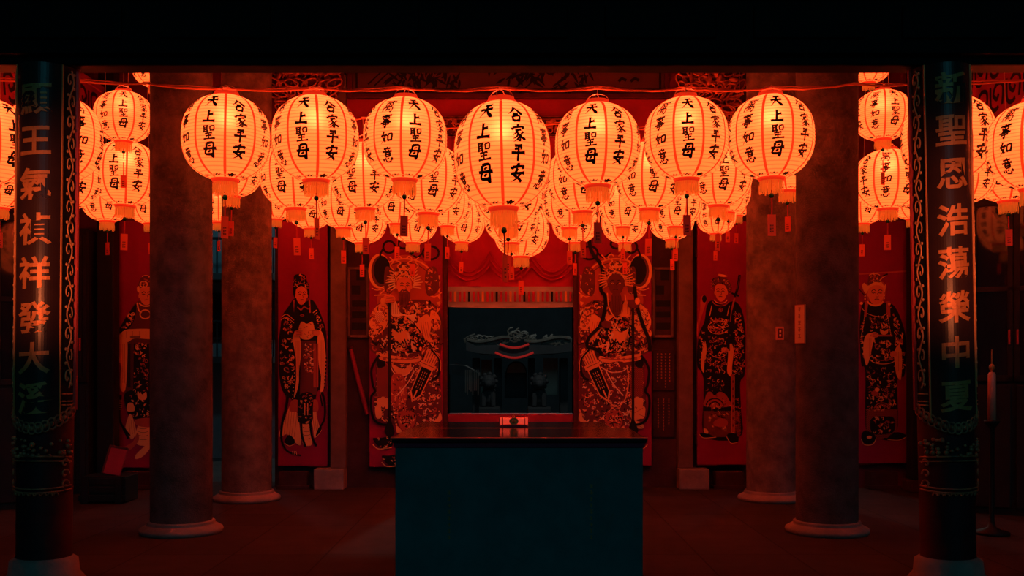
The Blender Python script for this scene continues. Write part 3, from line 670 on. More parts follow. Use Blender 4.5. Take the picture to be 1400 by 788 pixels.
hat = a.poly(DR, [(190, 394), (191, 384), (196, 378), (206, 377), (212, 384), (212, 392), (200, 392)]); a.orn(hat, [OR, MI], 18, 2.2, .9)
a.ring(OR, 197, 389, 5, 4, 1.4); a.ring(OR, 200, 379, 5, 2, 1.0, 180, 360); a.poly(OR, [(188, 393), (191, 392), (191, 400), (188, 398)])
a.done(t)

# the two armoured door guardians
def guardian(t, ox, cx, m, dark, seed, facey):
    """cx: centre line; m: +1 spear at the left of the picture, -1 at the right"""
    a = Art(LD, ox, seed); X = lambda u: cx + m * (u - 555)
    p = lambda L: [(X(x), y) for x, y in L]
    # halo, clouds and flags behind
    a.poly(MI, p([(524, 385), (530, 362), (545, 350), (565, 350), (582, 360), (592, 380), (600, 420), (520, 420)]))
    a.ring(OR, X(553), 392, 44, 38, 2.0, 195, 345); a.ring(DR, X(553), 392, 39, 33, 1.2, 195, 345)
    for i in range(7): a.poly(OR, p([(596 + (i % 2) * 2, 378 + 9 * i), (602, 376 + 9 * i), (601, 383 + 9 * i)]), smooth=False)
    a.ell(OR, X(519), 371, 15.5, 24); a.ell(DR, X(521), 371, 13.4, 21.5); a.ell(K, X(522.5), 370, 11.5, 19)
    for (x, y, rx, ry) in ((532, 338, 8, 8), (589, 346, 11, 9), (552, 334, 8, 6)): a.ring(K, X(x), y, rx, ry, 3.0)
    a.line(K, p([(524, 340), (520, 350), (529, 356)]), 2.6); a.line(K, p([(578, 346), (570, 352), (560, 346)]), 2.6)
    a.line(OR, p([(520, 402), (528, 396), (534, 402), (512, 404)]), 1.4); a.line(OR, p([(583, 402), (594, 406), (604, 400)]), 1.4); a.line(OR, p([(508, 394), (516, 397), (526, 394)]), 1.2)
    fl = a.poly(DR, p([(527, 366), (538, 372), (536, 400), (526, 398)])); a.orn(fl, [OR, MI], 16, 2.6, 1)
    fl = a.poly(DR, p([(582, 372), (596, 366), (600, 396), (584, 404)])); a.orn(fl, [OR, MI], 16, 2.6, 1)
    # torso and sleeves
    tor = a.poly(DR, p([(540, 412), (520, 414), (508, 430), (505, 460), (506, 478), (520, 486), (560, 494), (596, 486), (604, 470), (603, 430), (590, 414), (572, 410)]))
    a.orn(tor, [OR, MI, OR, K, CM, OR], 330, 4.0, 1.3)
    sl = a.poly(OR, p([(526, 414), (512, 422), (505, 438), (508, 450), (519, 456), (528, 446), (532, 430)])); a.orn(sl, [MI, DR], 30, 4.2, 1.0); a.ell(CM, X(519), 433, 6, 8); a.scales([(X(519) - 5, 427), (X(519) + 5, 427), (X(519) + 5, 440), (X(519) - 5, 440)], MI, 2.4, .5)
    sr = a.poly(OR, p([(574, 436), (584, 430), (590, 440), (588, 458), (592, 468), (582, 466), (574, 455), (568, 448)])); a.folds(MI, X(574), X(586), 440, 462, 4, .6, m * 4)
    sr = a.poly(OR, p([(590, 424), (600, 432), (602, 446), (594, 452), (588, 440)])); a.orn(sr, [MI, DR], 14, 3.4, .9)
    bx = a.poly(CM if not dark else OR, p([(533, 418), (541, 412), (548, 428), (566, 430), (572, 418), (566, 440), (558, 447), (545, 434), (536, 432)])); a.folds(MI, X(536), X(548), 416, 430, 4, .5)
    bel = a.poly(K, p([(538, 438), (552, 432), (564, 440), (578, 458), (582, 474), (570, 482), (544, 482), (534, 470), (534, 450)]))
    a.orn(bel, [OR, MI, OR, CM], 150, 3.2, 1.2)
    a.poly(OR, p([(536, 450), (545, 455), (556, 452), (560, 460), (552, 468), (541, 466)])); a.line(CM, p([(557, 456), (562, 468), (566, 480)]), 3)
    a.ell(OR, X(510), 456, 6, 6); a.orn([(X(510) - 6, 450), (X(510) + 6, 450), (X(510) + 6, 462), (X(510) - 6, 462)], [MI, DR], 12, 2.4, .8)
    for i in range(9):
        u = 509 + 11 * i; a.line(K, p([(u, 466 + 3 * math.sin(i)), (u + 6, 472 + 4 * math.sin(i * 2)), (u + 9, 466 + 3 * math.sin(i))]), 1.6)
    # belt, apron, scale skirt
    ap = a.poly(DR, p([(518, 486), (560, 496), (598, 488), (602, 520), (604, 562), (596, 576), (560, 584), (524, 576), (512, 566), (514, 520)]))
    a.orn(ap, [MI, OR, OR, K, CM], 360, 3.3, 1.05)
    sp = a.poly(MI, p([(517, 500), (531, 500), (532, 545), (518, 545)])); a.scales(sp, DR, 2.4, .7); a.poly(K, p([(516, 490), (524, 489), (527, 500), (517, 503)]))
    a.poly(OR, p([(519, 484), (540, 487), (560, 490), (575, 487), (574, 494), (556, 497), (536, 495), (520, 492)])); a.line(DR, p([(520, 488), (545, 492), (573, 490)]), .8)
    for i in range(6): a.ell(MI, X(526 + 8 * i), 490 + 1.6 * math.sin(i * .6 + .6), 2.2, 2.0, n=10)
    if dark:
        md = a.poly(DR, p([(540, 498), (565, 498), (572, 515), (566, 540), (548, 556), (540, 540)])); a.orn(md, [OR, MI, CM], 60, 3.4, 1.0)
        a.line(OR, p([(538, 500), (536, 520), (540, 545), (552, 556), (566, 546), (574, 528), (574, 505)]), 1.6); a.line(CM, p([(536, 502), (545, 508), (560, 509), (574, 502)]), 1.4)
    else:
        a.poly(OR, p([(536, 498), (552, 505), (562, 497), (560, 510), (548, 514), (540, 508)])); a.line(CM, p([(534, 500), (540, 511), (556, 513), (566, 500)]), 1.0)
        ey = a.poly(MI, p([(536, 515), (552, 515), (556, 545), (548, 560), (536, 552)])); a.orn(ey, [OR, DR, OR], 46, 2.8, .8)
    # legs, tufts and mask
    a.poly(OR, p([(513, 558), (520, 556), (522, 570), (515, 572)])); a.poly(OR, p([(602, 564), (604, 574), (596, 580), (592, 578), (598, 572)]))
    for x, y in ((519, 552), (524, 550), (529, 552)): a.poly(OR, p([(x - 3, y - 6), (x + 3, y - 6), (x + 2, y + 6), (x - 2, y + 6)]))
    mk = a.poly(MI, p([(543, 568), (550, 562), (562, 562), (569, 570), (565, 584), (556, 590), (547, 584)])); a.orn(mk, [OR, K, DR], 40, 2.6, 1.0)
    for s in (-1, 1): a.ell(K, X(556 + s * 4.6), 572, 2.4, 1.8, n=10); a.ell(OR, X(556 + s * 4.6), 572, .9, .9, n=8)
    a.line(K, p([(550, 580), (556, 578), (562, 580)]), 1.2)
    for s in (-1, 1): a.poly(OR, p([(556 + s * 6, 590), (556 + s * 14, 582), (556 + s * 13, 592)]))
    if dark:
        for q in ([(534, 562), (518, 560), (514, 570), (530, 574)], [(534, 574), (518, 578), (516, 586), (530, 584)], [(530, 566), (522, 556), (516, 558), (524, 570)]): a.poly(OR, p(q)); a.line(MI, p([q[0], q[2]]), .6)
    for yy, u0 in ((606, 512), (630, 524)):
        bt = a.poly(K, p([(u0 - 2, yy - 6), (u0 + 8, yy - 7), (u0 + 24, yy - 8), (u0 + 24, yy + 4), (u0 + 8, yy + 6)])); a.line(OR, p([(u0 - 2, yy + 2), (u0 + 6, yy + 8), (u0 + 24, yy + 6)]), 1.3); a.orn(bt, [OR, MI], 10, 2.0, .9)
    # bow case and sword slung at the hip
    def rot(L, c, ang): 
        ca, sa = math.cos(R(ang)), math.sin(R(ang)); return p([(c[0] + x * ca - y * sa, c[1] + x * sa + y * ca) for x, y in L])
    c = (577, 519); an = 24
    a.poly(OR, rot([(-10, -42), (9, -42), (8, -22), (-9, -22)], c, an), smooth=False)
    for i in range(5): a.line(DR, rot([(-7 + 3.6 * i, -41), (-6 + 3.2 * i, -23)], c, an), .8)
    a.poly(OR, rot([(-11, -24), (11, -24), (11, -18), (-11, -18)], c, an), smooth=False); a.line(DR, rot([(-10, -21), (10, -21)], c, an), .8)
    a.poly(OR, rot([(-9, -18), (9, -18), (8, 22), (0, 34), (-8, 22)], c, an), smooth=False); a.poly(K, rot([(-7.4, -16), (7.4, -16), (6.6, 20), (0, 30), (-6.6, 20)], c, an), smooth=False)
    for u in (-3, 0, 3):
        for i in range(6): a.line(OR, rot([(u, -11 + 4.4 * i), (u, -8.4 + 4.4 * i)], c, an), .8)
    a.line(OR, rot([(0, 16), (0, 28)], c, an), 2.0); a.line(CM, rot([(-14, -6), (-16, 14), (-22, 34)], c, an), 1.6)
    # sashes
    a.line(K, p([(519, 486), (512, 496), (508, 508), (510, 526), (513, 535), (508, 543), (508, 560), (512, 574), (521, 580), (531, 581)]), 3.4)
    a.line(K, p([(590, 478), (600, 490), (601, 506), (597, 516), (590, 520)]), 3.4); a.line(OR, p([(592, 478), (602, 492), (602.5, 508)]), .8)
    if dark:
        a.line(K, p([(590, 328), (586, 345), (574, 362), (571, 378), (574, 396), (568, 406), (568, 420), (571, 436), (576, 448)][::1]), 5.0)
        a.line(K, p([(528, 392), (524, 420), (516, 445), (508, 466), (507, 480)]), 5.0)
        a.line(K, p([(576, 448), (590, 462), (592, 474), (580, 478), (572, 484)]), 4.5)
    # head
    sk = DR if dark else SK
    for i in range(22):
        an_ = R(150 + i * 240 / 21); r0, r1 = 13, 20 + 2 * (i % 2)
        if abs(math.degrees(an_) - 270) < 40: continue
        a.line(CM if not dark else OR, [(X(553) + r0 * math.cos(an_) * 1.0, facey - 6 + r0 * math.sin(an_)), (X(553) + r1 * 1.15 * math.cos(an_ - .12), facey - 6 + r1 * math.sin(an_ - .12))], 2.4, .6)
    cw = a.poly(DR, p([(540, facey - 10), (542, facey - 24), (552, facey - 32), (562, facey - 24), (566, facey - 10)])); a.orn(cw, [OR, CM, OR], 34, 3.0, 1.2)
    for s in (-1, 1):
        a.line(OR, p([(553 + s * 4, facey - 22), (553 + s * 9, facey - 27), (553 + s * 5, facey - 32), (553 + s * 11, facey - 36), (553 + s * 7, facey - 41), (553 + s * 3, facey - 38)]), 1.8)
        a.line(OR, p([(553 + s * 14, facey - 22), (553 + s * 19, facey - 28), (553 + s * 15, facey - 34), (553 + s * 20, facey - 40)]), 1.6)
    a.ell(OR, X(553), facey - 24, 3.4, 3)
    a.face(X(553), facey, 10.5 if dark else 9.5, 14.5 if dark else 13, sk, K if dark else DR, turn=m * .6, beard=DR if not dark else None)
    if dark:
        for s in (-1, 1): a.ell(OR, X(553) + s * 5, facey - 1, 1.6, 1.0, n=8); a.ell(K, X(553) + s * 5, facey - 1, .6, .6, n=6)
        a.poly(DR, p([(547, facey + 14), (559, facey + 14), (560, facey + 36), (553, facey + 44), (546, facey + 36)])); a.line(OR, p([(541, facey + 14), (540, facey + 30), (550, facey + 48), (562, facey + 34), (565, facey + 12)]), 1.6)
        for i in range(6): a.line(K, p([(548 + 2 * i, facey + 16), (549 + 1.6 * i, facey + 38)]), .4)
    a.line(OR, p([(541, facey - 6), (546, facey - 14), (553, facey - 17), (560, facey - 14), (566, facey - 6)]), 1.8)
    # spear and the hand round it
    sx = 533 if not dark else 530
    a.line(K, p([(sx, 414), (sx, 470), (sx, 575)]), 3.4); a.line(DR, p([(sx + .4, 420), (sx + .4, 570)]), .4)
    a.poly(K, p([(sx - 4, 580), (sx, 572), (sx + 4, 580), (sx + 7, 592), (sx, 598), (sx - 7, 590)]))
    a.hand(SK if not dark else DR, X(533 if not dark else 529), 409 if not dark else 416, 7.5, m); a.ell(OR, X(524), 412, 3.4, 5)
    if dark: a.hand(DR, X(566), 444, 6.4, -m)
    a.done(t)
t, ox = leaf(505, 605, 303, 639, 'red door leaf painted with a bearded armoured guardian, spear upright', 1)
guardian(t, ox, 555, 1, False, 51, 392)
t, ox = leaf(791, 891, 303, 637, 'red door leaf painted with a dark-faced armoured guardian wrapped in black sashes', -1)
guardian(t, ox, 840 + 0, -1, True, 61, 389)

# ------------------------------------------------------------ paper lanterns
def prof(z): return max(.0, 1 - abs(z) ** 2.5) ** .5
def lantern_meshes():
    out = {}
    bm = bmesh.new(); pr = []
    n = 46
    for i in range(n + 1):
        z = -.955 + 1.91 * i / n; pr.append((prof(z) * (1 - .006 * (i % 2)), z))
    lathe(bm, pr, 36); out['paper_shade'] = (bm, M_PAPER, True)
    def on(th, z, d=.006):
        r = max(.24, prof(z)) + d; return Vector((r * math.sin(th), -r * math.cos(th), z))
    bm = bmesh.new()
    for k in range(9):
        th = R(20 + 40 * k)
        ribbon(bm, [Vector((th, -.95 + 1.9 * i / 30)) for i in range(31)], lambda t: .052 + .07 * abs(2 * t - 1) ** 3, lambda u, v: on(u, v, .005))
    out['panel_seams'] = (bm, M_SEAM, True)
    bm = bmesh.new(); rng = random.Random(7)
    for k in range(9):
        th = R(40 * k); word = ('天上聖母', '合家平安', '萬事如意')[k % 3]
        for j, ch in enumerate(word):
            zc = (.66, .57, .60)[k % 3] - (.37, .345, .375)[k % 3] * j; sz = .0031 if k % 3 else .0032; jx = rng.uniform(-.02, .02); tl = R(rng.uniform(-5, 5))
            sl = .12 if k % 3 == 2 else 0.0
            def fn(u, v, th=th, zc=zc, sz=sz, jx=jx, tl=tl, sl=sl):
                x, y = (u - 50) * sz, (50 - v) * sz * 1.04
                x, y = x * math.cos(tl) - y * math.sin(tl) + sl * y, x * math.sin(tl) + y * math.cos(tl)
                z = zc + y; return on(th + (x + jx) / max(.55, prof(z)), z, .012)
            brush(bm, ch, fn, (17.5, 16.5, 15.5)[k % 3] * {'聖': .66, '萬': .72, '家': .8, '意': .8, '事': .85}.get(ch, 1), rng)
        # the scrap of black at the foot of each panel
        ribbon(bm, [Vector((th - .24 + .42 * i / 8, -.915 + .012 * math.sin(i * 2))) for i in range(9)], lambda t: (.055 if k % 2 else .02) * math.sin(PI * t) + .004, lambda u, v: on(u, v, .012))
    out['lettering'] = (bm, M_INK, False)
    bm = bmesh.new(); lathe(bm, [(.20, .935), (.33, .935), (.315, .985), (.275, 1.02), (.27, 1.06), (.20, 1.06), (.20, .95)], 28); out['top_ring'] = (bm, M_RING, True)
    bm = bmesh.new(); lathe(bm, [(.21, -.935), (.33, -.935), (.31, -.985), (.285, -1.03), (.21, -1.03), (.21, -.95)], 28); out['bottom_ring'] = (bm, M_RING, True)
    bm = bmesh.new(); rng = random.Random(3)
    for i in range(40):
        a0 = 2 * PI * i / 40; a1 = 2 * PI * (i + .86) / 40; zb_ = -1.31 + rng.uniform(-.045, .03); f = 1 + rng.uniform(-.03, .05)
        q = [(.272, a0, -1.02), (.272, a1, -1.02), (.285 * f, a1, -1.17), (.285 * f, a0, -1.17), (.278 * f, a1, zb_), (.278 * f, a0, zb_)]
        v = [bm.verts.new((r * math.cos(a), r * math.sin(a), z)) for r, a, z in q]
        bm.faces.new((v[0], v[1], v[2], v[3])); bm.faces.new((v[3], v[2], v[4], v[5]))
    out['fringe'] = (bm, M_FRINGE, False)
    bm = bmesh.new(); ball(bm, (0, 0, -1.37), .06, 1, 1, 1.05); out['bead'] = (bm, M_BEAD, True)
    bm = bmesh.new(); tube(bm, [(0, 0, -1.0), (0, 0, -1.3)], .014, 5); tube(bm, [(0, 0, -1.42), (.006, 0, -1.6), (0, 0, -1.83)], .018, 6); out['pull_cord'] = (bm, M_CORD, False)
    bm = bmesh.new(); box(bm, -.10, .10, -.008, .008, -2.32, -1.82, .004); out['wish_tag'] = (bm, M_TAG, False)
    bm = bmesh.new(); rng = random.Random(5)
    for i in range(3):
        for s in (-1, 1):
            z = -2.06 - .07 * i
            for q in range(3): box(bm, -.045 + .03 * q, -.03 + .03 * q + .008, s * .0085 - .001, s * .0085 + .001, z - .05 + rng.uniform(0, .02), z)
    out['tag_writing'] = (bm, M_TAGINK, False)
    bm = bmesh.new()
    for a in (0, PI / 2):
        tube(bm, [(.27 * math.cos(t) * math.cos(a), .27 * math.cos(t) * math.sin(a), 1.03 + .19 * math.sin(t)) for t in [PI * i / 12 for i in range(13)]], .009, 5)
    out['wire_bail'] = (bm, M_WIREH, False)
    bm = bmesh.new(); ball(bm, (0, 0, .62), .075, 1, 1, 1.25); tube(bm, [(0, 0, .70), (0, 0, 1.02)], .012, 5); out['bulb'] = (bm, M_BULB, True)
    return out
PROTO = {}
for k, (b_, m_, s_) in lantern_meshes().items():
    o = new(k, b_, m_, None, s_); PROTO[k] = o; C.objects.unlink(o)
TOPMAT = {}
RNG = random.Random(17)
LANTERNS = []
def lantern(px, py, rpx, D, label, txt=0.0, h=1.0, hook=None, tagrot=None, taglow=0.0, power=1.0):
    """txt: how far (in radii, + right) the main phrase sits from the middle as seen by the camera"""
    r = S(rpx, D); c = P(px, py, D)
    root = thing('paper_lantern', label, 'lantern', c, 'round paper lanterns')
    view = math.atan2(c.x, c.y)
    rot = math.asin(max(-.95, min(.95, txt))) - view
    root.rotation_euler = (R(RNG.uniform(-1.5, 1.5)), R(RNG.uniform(-1.5, 1.5)), rot); root.scale = (r, r, r * h)
    for k, src in PROTO.items():
        if k == 'tag_writing': continue
        o = src.copy(); C.objects.link(o); o.parent = root
        if k == 'wish_tag':
            o.rotation_euler.z = -rot + (RNG.uniform(-.7, .7) if tagrot is None else tagrot)
            o.location.z = -taglow
            w = PROTO['tag_writing'].copy(); C.objects.link(w); w.parent = o
        if k == 'pull_cord' and taglow: o.scale.z = 1 + taglow / 1.82
    L = bpy.data.lights.new('bulb_glow', 'POINT'); lo = bpy.data.objects.new('bulb_glow', L); C.objects.link(lo); lo.parent = root
    lo.location = (0, 0, .40); L.energy = BULB_W * (r / .28) ** 2 * power; L.color = (1, .068, .020); L.shadow_soft_size = .05
    # hanger up to its cable or beam
    zt = c.z + r * h * 1.2; hz = (hook if hook else zt + .03)
    bm = bmesh.new(); tube(bm, [(0, 0, 1.19), (0, 0, 1.0 + (hz - c.z - r * h) / (r * h))], .010, 5); new('hanger', bm, M_WIREH, root)
    LANTERNS.append((c, r, h)); return root, hz
rowA, rowB, rowC, rowD = [], [], [], []
ordn = ['first', 'second', 'third', 'fourth', 'fifth', 'sixth', 'seventh']
A = [(309, 189, 59, 7.02, -.36), (431, 190, 59, 7.02, -.29), (554, 191, 57, 7.02, .25), (687, 213, 66, 7.02, -.36), (817, 199, 58, 7.02, -.15), (938, 190, 57, 7.02, .06), (1054, 188, 58, 7.02, .16)]
for i, (x, y, r, D, tx) in enumerate(A):
    lab = f'large lit paper lantern, {ordn[i]} from the left in the front row of seven' if i != 3 else 'biggest and longest lit lantern, hanging lowest in the middle of the front row'
    o, hz = lantern(x, y, r, D, lab, tx, 1.0 if i != 3 else 1.13, hook=PZ(121, D), tagrot=[.9, 1.2, .5, 1.1, .3, .2, .1][i])
    rowA.append((PX(x, D), hz))
B = [(318, 230, 40, 8.05, .2, 'lit lantern peeping out behind the lower edge of the first front-row lantern'),
     (403, 240, 47, 7.92, -.4, 'lit lantern behind the gap of the first and second front-row lanterns'),
     (498, 241, 46, 7.78, -.37, 'lit lantern behind the gap of the second and third front-row lanterns'),
     (587, 246, 48, 8.08, .13, 'lit lantern behind the gap of the third lantern and the biggest lantern'),
     (696, 262, 48, 7.92, -.1, 'lit lantern directly behind and under the biggest lantern'),
     (795, 245, 46.5, 7.9, .12, 'lit lantern half behind the left side of the fifth front-row lantern'),
     (889, 241, 47, 8.12, .12, 'lit lantern behind the gap of the fifth and sixth front-row lanterns'),
     (983, 238, 45, 7.92, .16, 'lit lantern behind the gap of the sixth and seventh front-row lanterns'),
     (1076, 222, 41, 8.0, .25, 'lit lantern peeping out under the right side of the seventh front-row lantern')]
for x, y, r, D, tx, lab in B:
    o, hz = lantern(x, y, r, D, lab, tx, 1.0, hook=3.10); rowB.append((PX(x, D), hz, D))
Cc = [(469, 277, 36, 8.68, -.1, 'small lit lantern between two second-row lanterns, over the pilaster by the bearded guardian'),
      (544, 272, 36, 8.68, -.25, 'small lit lantern showing under the third front-row lantern'),
      (612, 278, 33, 8.84, -.3, 'small lit lantern left of the biggest lantern, its lower half showing'),
      (699, 297, 37, 8.68, .3, 'small lit lantern wedged second lowest under the biggest lantern'),
      (778, 276, 37, 8.68, .35, 'small lit lantern beside the biggest lantern, with one just below it'),
      (852, 278, 34, 8.68, .2, 'small lit lantern showing between the fifth and sixth front-row lanterns'),
      (925, 277, 34.5, 8.68, .05, 'small lit lantern right under the sixth front-row lantern'),
      (996, 262, 30, 8.68, .4, 'small lit lantern mostly hidden behind the lantern left of the seventh one')]
for x, y, r, D, tx, lab in Cc:
    o, hz = lantern(x, y, r, D, lab, tx, hook=2.97); rowC.append((PX(x, D), hz, D))
Dd = [(424, 283, 31, 9.3, .1, 'small lantern lowest over the black-robed official painting'),
      (495, 300, 34, 9.3, -.1, 'small lantern low between the official painting and the bearded guardian'),
      (565, 300, 33.5, 9.3, .2, 'small lantern low just above the bearded guardian\'s crown'),
      (632, 302, 31, 9.3, .1, 'small lantern low before the left half of the red valance'),
      (713, 315, 38, 9.3, -.15, 'lowest lantern of all, over the middle of the red valance'),
      (787, 301, 32.5, 9.3, -.3, 'small lantern low before the right end of the red valance'),
      (854, 302, 31.5, 9.3, -.2, 'small lantern low above the dark-faced guardian\'s head'),
      (918, 298, 31, 9.3, .15, 'small lantern low before the right wall grille'),
      (979, 294, 27, 9.3, .1, 'smallest lantern, low over the sword-bearing attendant')]
for x, y, r, D, tx, lab in Dd:
    o, hz = lantern(x, y, r, D, lab, tx, hook=2.86); rowD.append((PX(x, D), hz, D))
# lanterns glimpsed in the gaps beside the columns and in the side aisles
ZC = 4.2
O = [(378, 272, 29, 9.75, .1, 1.0, 'lit lantern mostly hidden behind the thinner column, above the black-robed official'),
     (300, 277, 29, 9.75, .3, 1.0, 'lit lantern showing as a sliver between the two neighbouring columns'),
     (1008, 268, 28, 9.75, .2, 1.0, 'lit lantern almost hidden behind the column with the switch plate'),
     (-20, 195, 60, 5.8, .6, 1.0, 'big lit lantern cut off by the picture edge, beside the first inscribed pillar'),
     (75, 190, 62, 6.4, -.75, .97, 'big lit lantern half hidden behind the first inscribed pillar'),
     (88, 240, 47, 7.4, -.2, 1.0, 'lit lantern below the big one behind the first inscribed pillar'),
     (0, 246, 40, 6.9, .3, 1.0, 'lit lantern at the picture edge, under the big cut-off lantern'),
     (169, 160, 39, 7.8, 0.0, .90, 'squat small lantern topmost of the pair stacked beside the thickest column'),
     (172, 238, 45, 8.4, -.32, 1.0, 'lit lantern right under the squat lantern beside the thickest column'),
     (146, 270, 34, 8.85, .1, 1.0, 'small lit lantern lowest of the cluster over the smiling elder\'s aisle'),
     (205, 276, 31, 9.65, -.3, 1.0, 'small lit lantern peeping from behind the thickest column over the smiling elder'),
     (212, 93, 30, 8.4, .1, .9, 'lantern high up behind the top of the thickest column'),
     (1207, 158, 39, 7.8, .42, .88, 'squat small lantern topmost of the pair over the orange-crowned attendant'),
     (1214, 246, 45, 8.4, .6, .92, 'lit lantern right under the squat lantern over the orange-crowned attendant'),
     (1180, 274, 33, 9.0, .25, 1.0, 'small lit lantern peeping from behind the column with the orange notice'),
     (1248, 271, 30, 9.05, -.2, 1.0, 'small lit lantern mostly hidden behind the second inscribed pillar\'s edge'),
     (1296, 190, 61, 6.4, .1, .97, 'big lit lantern showing both sides of the second inscribed pillar'),
     (1414, 200, 61, 5.8, .1, 1.0, 'big lit lantern cut by the picture edge beside the second inscribed pillar'),
     (1318, 238, 41, 7.2, .1, 1.0, 'lit lantern low beside the second inscribed pillar'),
     (1377, 232, 45, 7.6, -.2, 1.0, 'lit lantern below and behind the big lantern at the picture edge'),
     (1188, 87, 30, 8.1, .1, .9, 'lantern high up behind the column with the orange notice')]
for x, y, r, D, tx, h, lab in O:
    c = P(x, y, D); top = 4.345
    if D < 5.95: top = zb + .005
    # txt for the first squat lanterns measured on the photograph
    lantern(x, y, r, D, lab, tx, h, hook=top, taglow=.45 if h < .93 and y > 100 and y < 170 else 0)

# cables
def cable(name, pts, label, r=.006, sag=.03, seed=1):
    rng = random.Random(seed); path = []
    for a, b in zip(pts, pts[1:]):
        a, b = Vector(a), Vector(b)
        for i in range(8):
            t = i / 8; p = a.lerp(b, t); p.z -= sag * 4 * t * (1 - t); p += Vector((0, rng.uniform(-.004, .004), rng.uniform(-.003, .003))); path.append(p)
    path.append(Vector(pts[-1]))
    o0 = path[0].copy()
    t = thing(name, label, 'cable', o0, 'cables carrying the lanterns')
    bm = bmesh.new(); tube(bm, [p - o0 for p in path], r, 6); new('strand', bm, M_CABLE, t)
    bm = bmesh.new(); tube(bm, [p - o0 + Vector((0, .01, .012 + .008 * math.sin(i * .7))) for i, p in enumerate(path)], r * .6, 5); new('lashing', bm, M_CABLE, t)
    bm = bmesh.new()
    for p in pts[1:-1]:
        p = Vector(p) - o0
        tube(bm, [p + Vector((.012 * math.cos(q) + .002 * q - .02, .012 * math.sin(q), .005)) for q in [i * .7 for i in range(28)]], .003, 5)
    new('knot', bm, M_WIREH, t)
    return t
D = 7.02
cable('lantern_cable', [(-3.6, D, PZ(108, D))] + [(PX(90, D), D, PZ(108, D)), (PX(200, D), D, PZ(114, D))] + [(x, D, z) for x, z in rowA] + [(PX(1170, D), D, PZ(115, D)), (PX(1260, D), D, PZ(114, D)), (3.6, D, PZ(108, D))], 'orange-lit cable strung over the front row of lanterns', .0075, .016)
def row_cable(row, D, lab, seed):
    zc = row[0][1]
    pts = sorted([(x, d, zc) for x, z, d in row]); x0, x1 = max(-2.34, pts[0][0] - .5), min(2.34, pts[-1][0] + .5)
    cable('lantern_cable', [(x0, pts[0][1], pts[0][2] + .02)] + pts + [(x1, pts[-1][1], pts[-1][2] + .02)], lab, .005, .02, seed)
row_cable(rowB, None, 'cable hidden behind the front row, carrying the second row of lanterns', 2)
row_cable(rowC, None, 'cable deeper in the hall, carrying the third row of small lanterns', 3)
row_cable(rowD, None, 'cable nearest the back wall, carrying the last row of small lanterns', 4)

# ------------------------------------------------------------ upper wall: painted board, carved frieze, brackets
D = WALL - .08
t = thing('painted_board', 'long dark board painted with black bamboo, high over the central doorway', 'painted panel', (PX(695, D), D, PZ(128, D))); ox, oz = t.location.x, t.location.z
x0, x1 = PX(482, D) - ox, PX(908, D) - ox; h = 1.0
bm = bmesh.new(); box(bm, x0, x1, 0, .048, 0, h); new('panel', bm, mat('board_brown', (.085, .03, .028), .6, var=.3, vscale=3), t)
bm = bmesh.new()
for a, b, c, d in ((x0, x1, -.05, 0), (x0, x1, h, h + .05), (x0 - .05, x0, -.05, h + .05), (x1, x1 + .05, -.05, h + .05)): box(bm, a, b, -.03, .048, c, d, .006)
new('frame', bm, M_DREDW, t)
bm = bmesh.new()
for a, b, c, d in ((x0 + .03, x1 - .03, .025, .045), (x0 + .03, x0 + .05, .025, h - .03), (x1 - .05, x1 - .03, .025, h - .03)): box(bm, a, b, -.004, 0, c, d)
new('black_line', bm, M_BLACK, t)
bm = bmesh.new(); g = random.Random(77); f = lambda u, v: Vector((u, -.003, v))
for i in range(64):
    x = g.uniform(x0 + .35, x1 - .8); z = g.uniform(.07, .85); a = g.uniform(-.9, .9)
    if g.random() < .35: ribbon(bm, cr([(x - .25, z - .22), (x, z), (x + .3, z + .3 + .2 * a)], 6), lambda t: .016 * (1 - .5 * t), f)
    for k in range(8):
        b = R(-90) + g.uniform(-1.2, 1.2); L = g.uniform(.06, .15)
        cx_, cz_ = x + g.uniform(-.1, .1), z + g.uniform(-.04, .1)
        ribbon(bm, [Vector((cx_ + L * q * math.cos(b), cz_ + L * q * math.sin(b))) for q in [i_ / 6 for i_ in range(7)]], lambda t: .024 * math.sin(PI * t) + .002, lambda u, v, k=k: Vector((u, -.003 - .0003 * k, v)))
for j in (0, 1):
    for k in range(6): ribbon(bm, [Vector((x1 - .45 + .13 * j + g.uniform(-.02, .02), .12 + .12 * k)), Vector((x1 - .42 + .13 * j, .15 + .12 * k)), Vector((x1 - .38 + .13 * j + g.uniform(-.02, .02), .13 + .12 * k))], lambda t: .03, f)
new('painted_bamboo', bm, M_BLACK, t)

def curls(bm, n, x0, x1, z0, z1, s, seed, depth=.05, rim=.006):
    g = random.Random(seed)
    for i in range(n):
        x, z = g.uniform(x0, x1), g.uniform(z0, z1); r = s * g.uniform(.7, 1.3); a = g.uniform(0, 2 * PI); d = g.choice((-1, 1)); y = -g.uniform(0, depth)
        k = g.random()
        if k < .5: tube(bm, [(x + r * (1 - .8 * t) * math.cos(a + d * 5 * t), y - .01 * t, z + r * (1 - .8 * t) * math.sin(a + d * 5 * t)) for t in [j / 12 for j in range(13)]], [rim * (1.3 - .6 * j / 12) for j in range(13)], 5)
        else:
            q = bmesh.ops.create_uvsphere(bm, u_segments=10, v_segments=6, radius=r * .6)
            for v in q['verts']:
                c = v.co; X, Z = c.x * 1.5, c.z * .7
                v.co = Vector((x + X * math.cos(a) - Z * math.sin(a), y + c.y * .5, z + X * math.sin(a) + Z * math.cos(a)))
D = WALL - .02
t = thing('carved_frieze', 'carved gilded strip under the bamboo board, glimpsed around the biggest lantern', 'carving', (PX(690, D), D, PZ(187, D))); ox = t.location.x
bm = bmesh.new(); L = S(300, D); box(bm, -L / 2, L / 2, -.03, .02, .0, S(24, D)); new('backing', bm, M_DREDW, t)
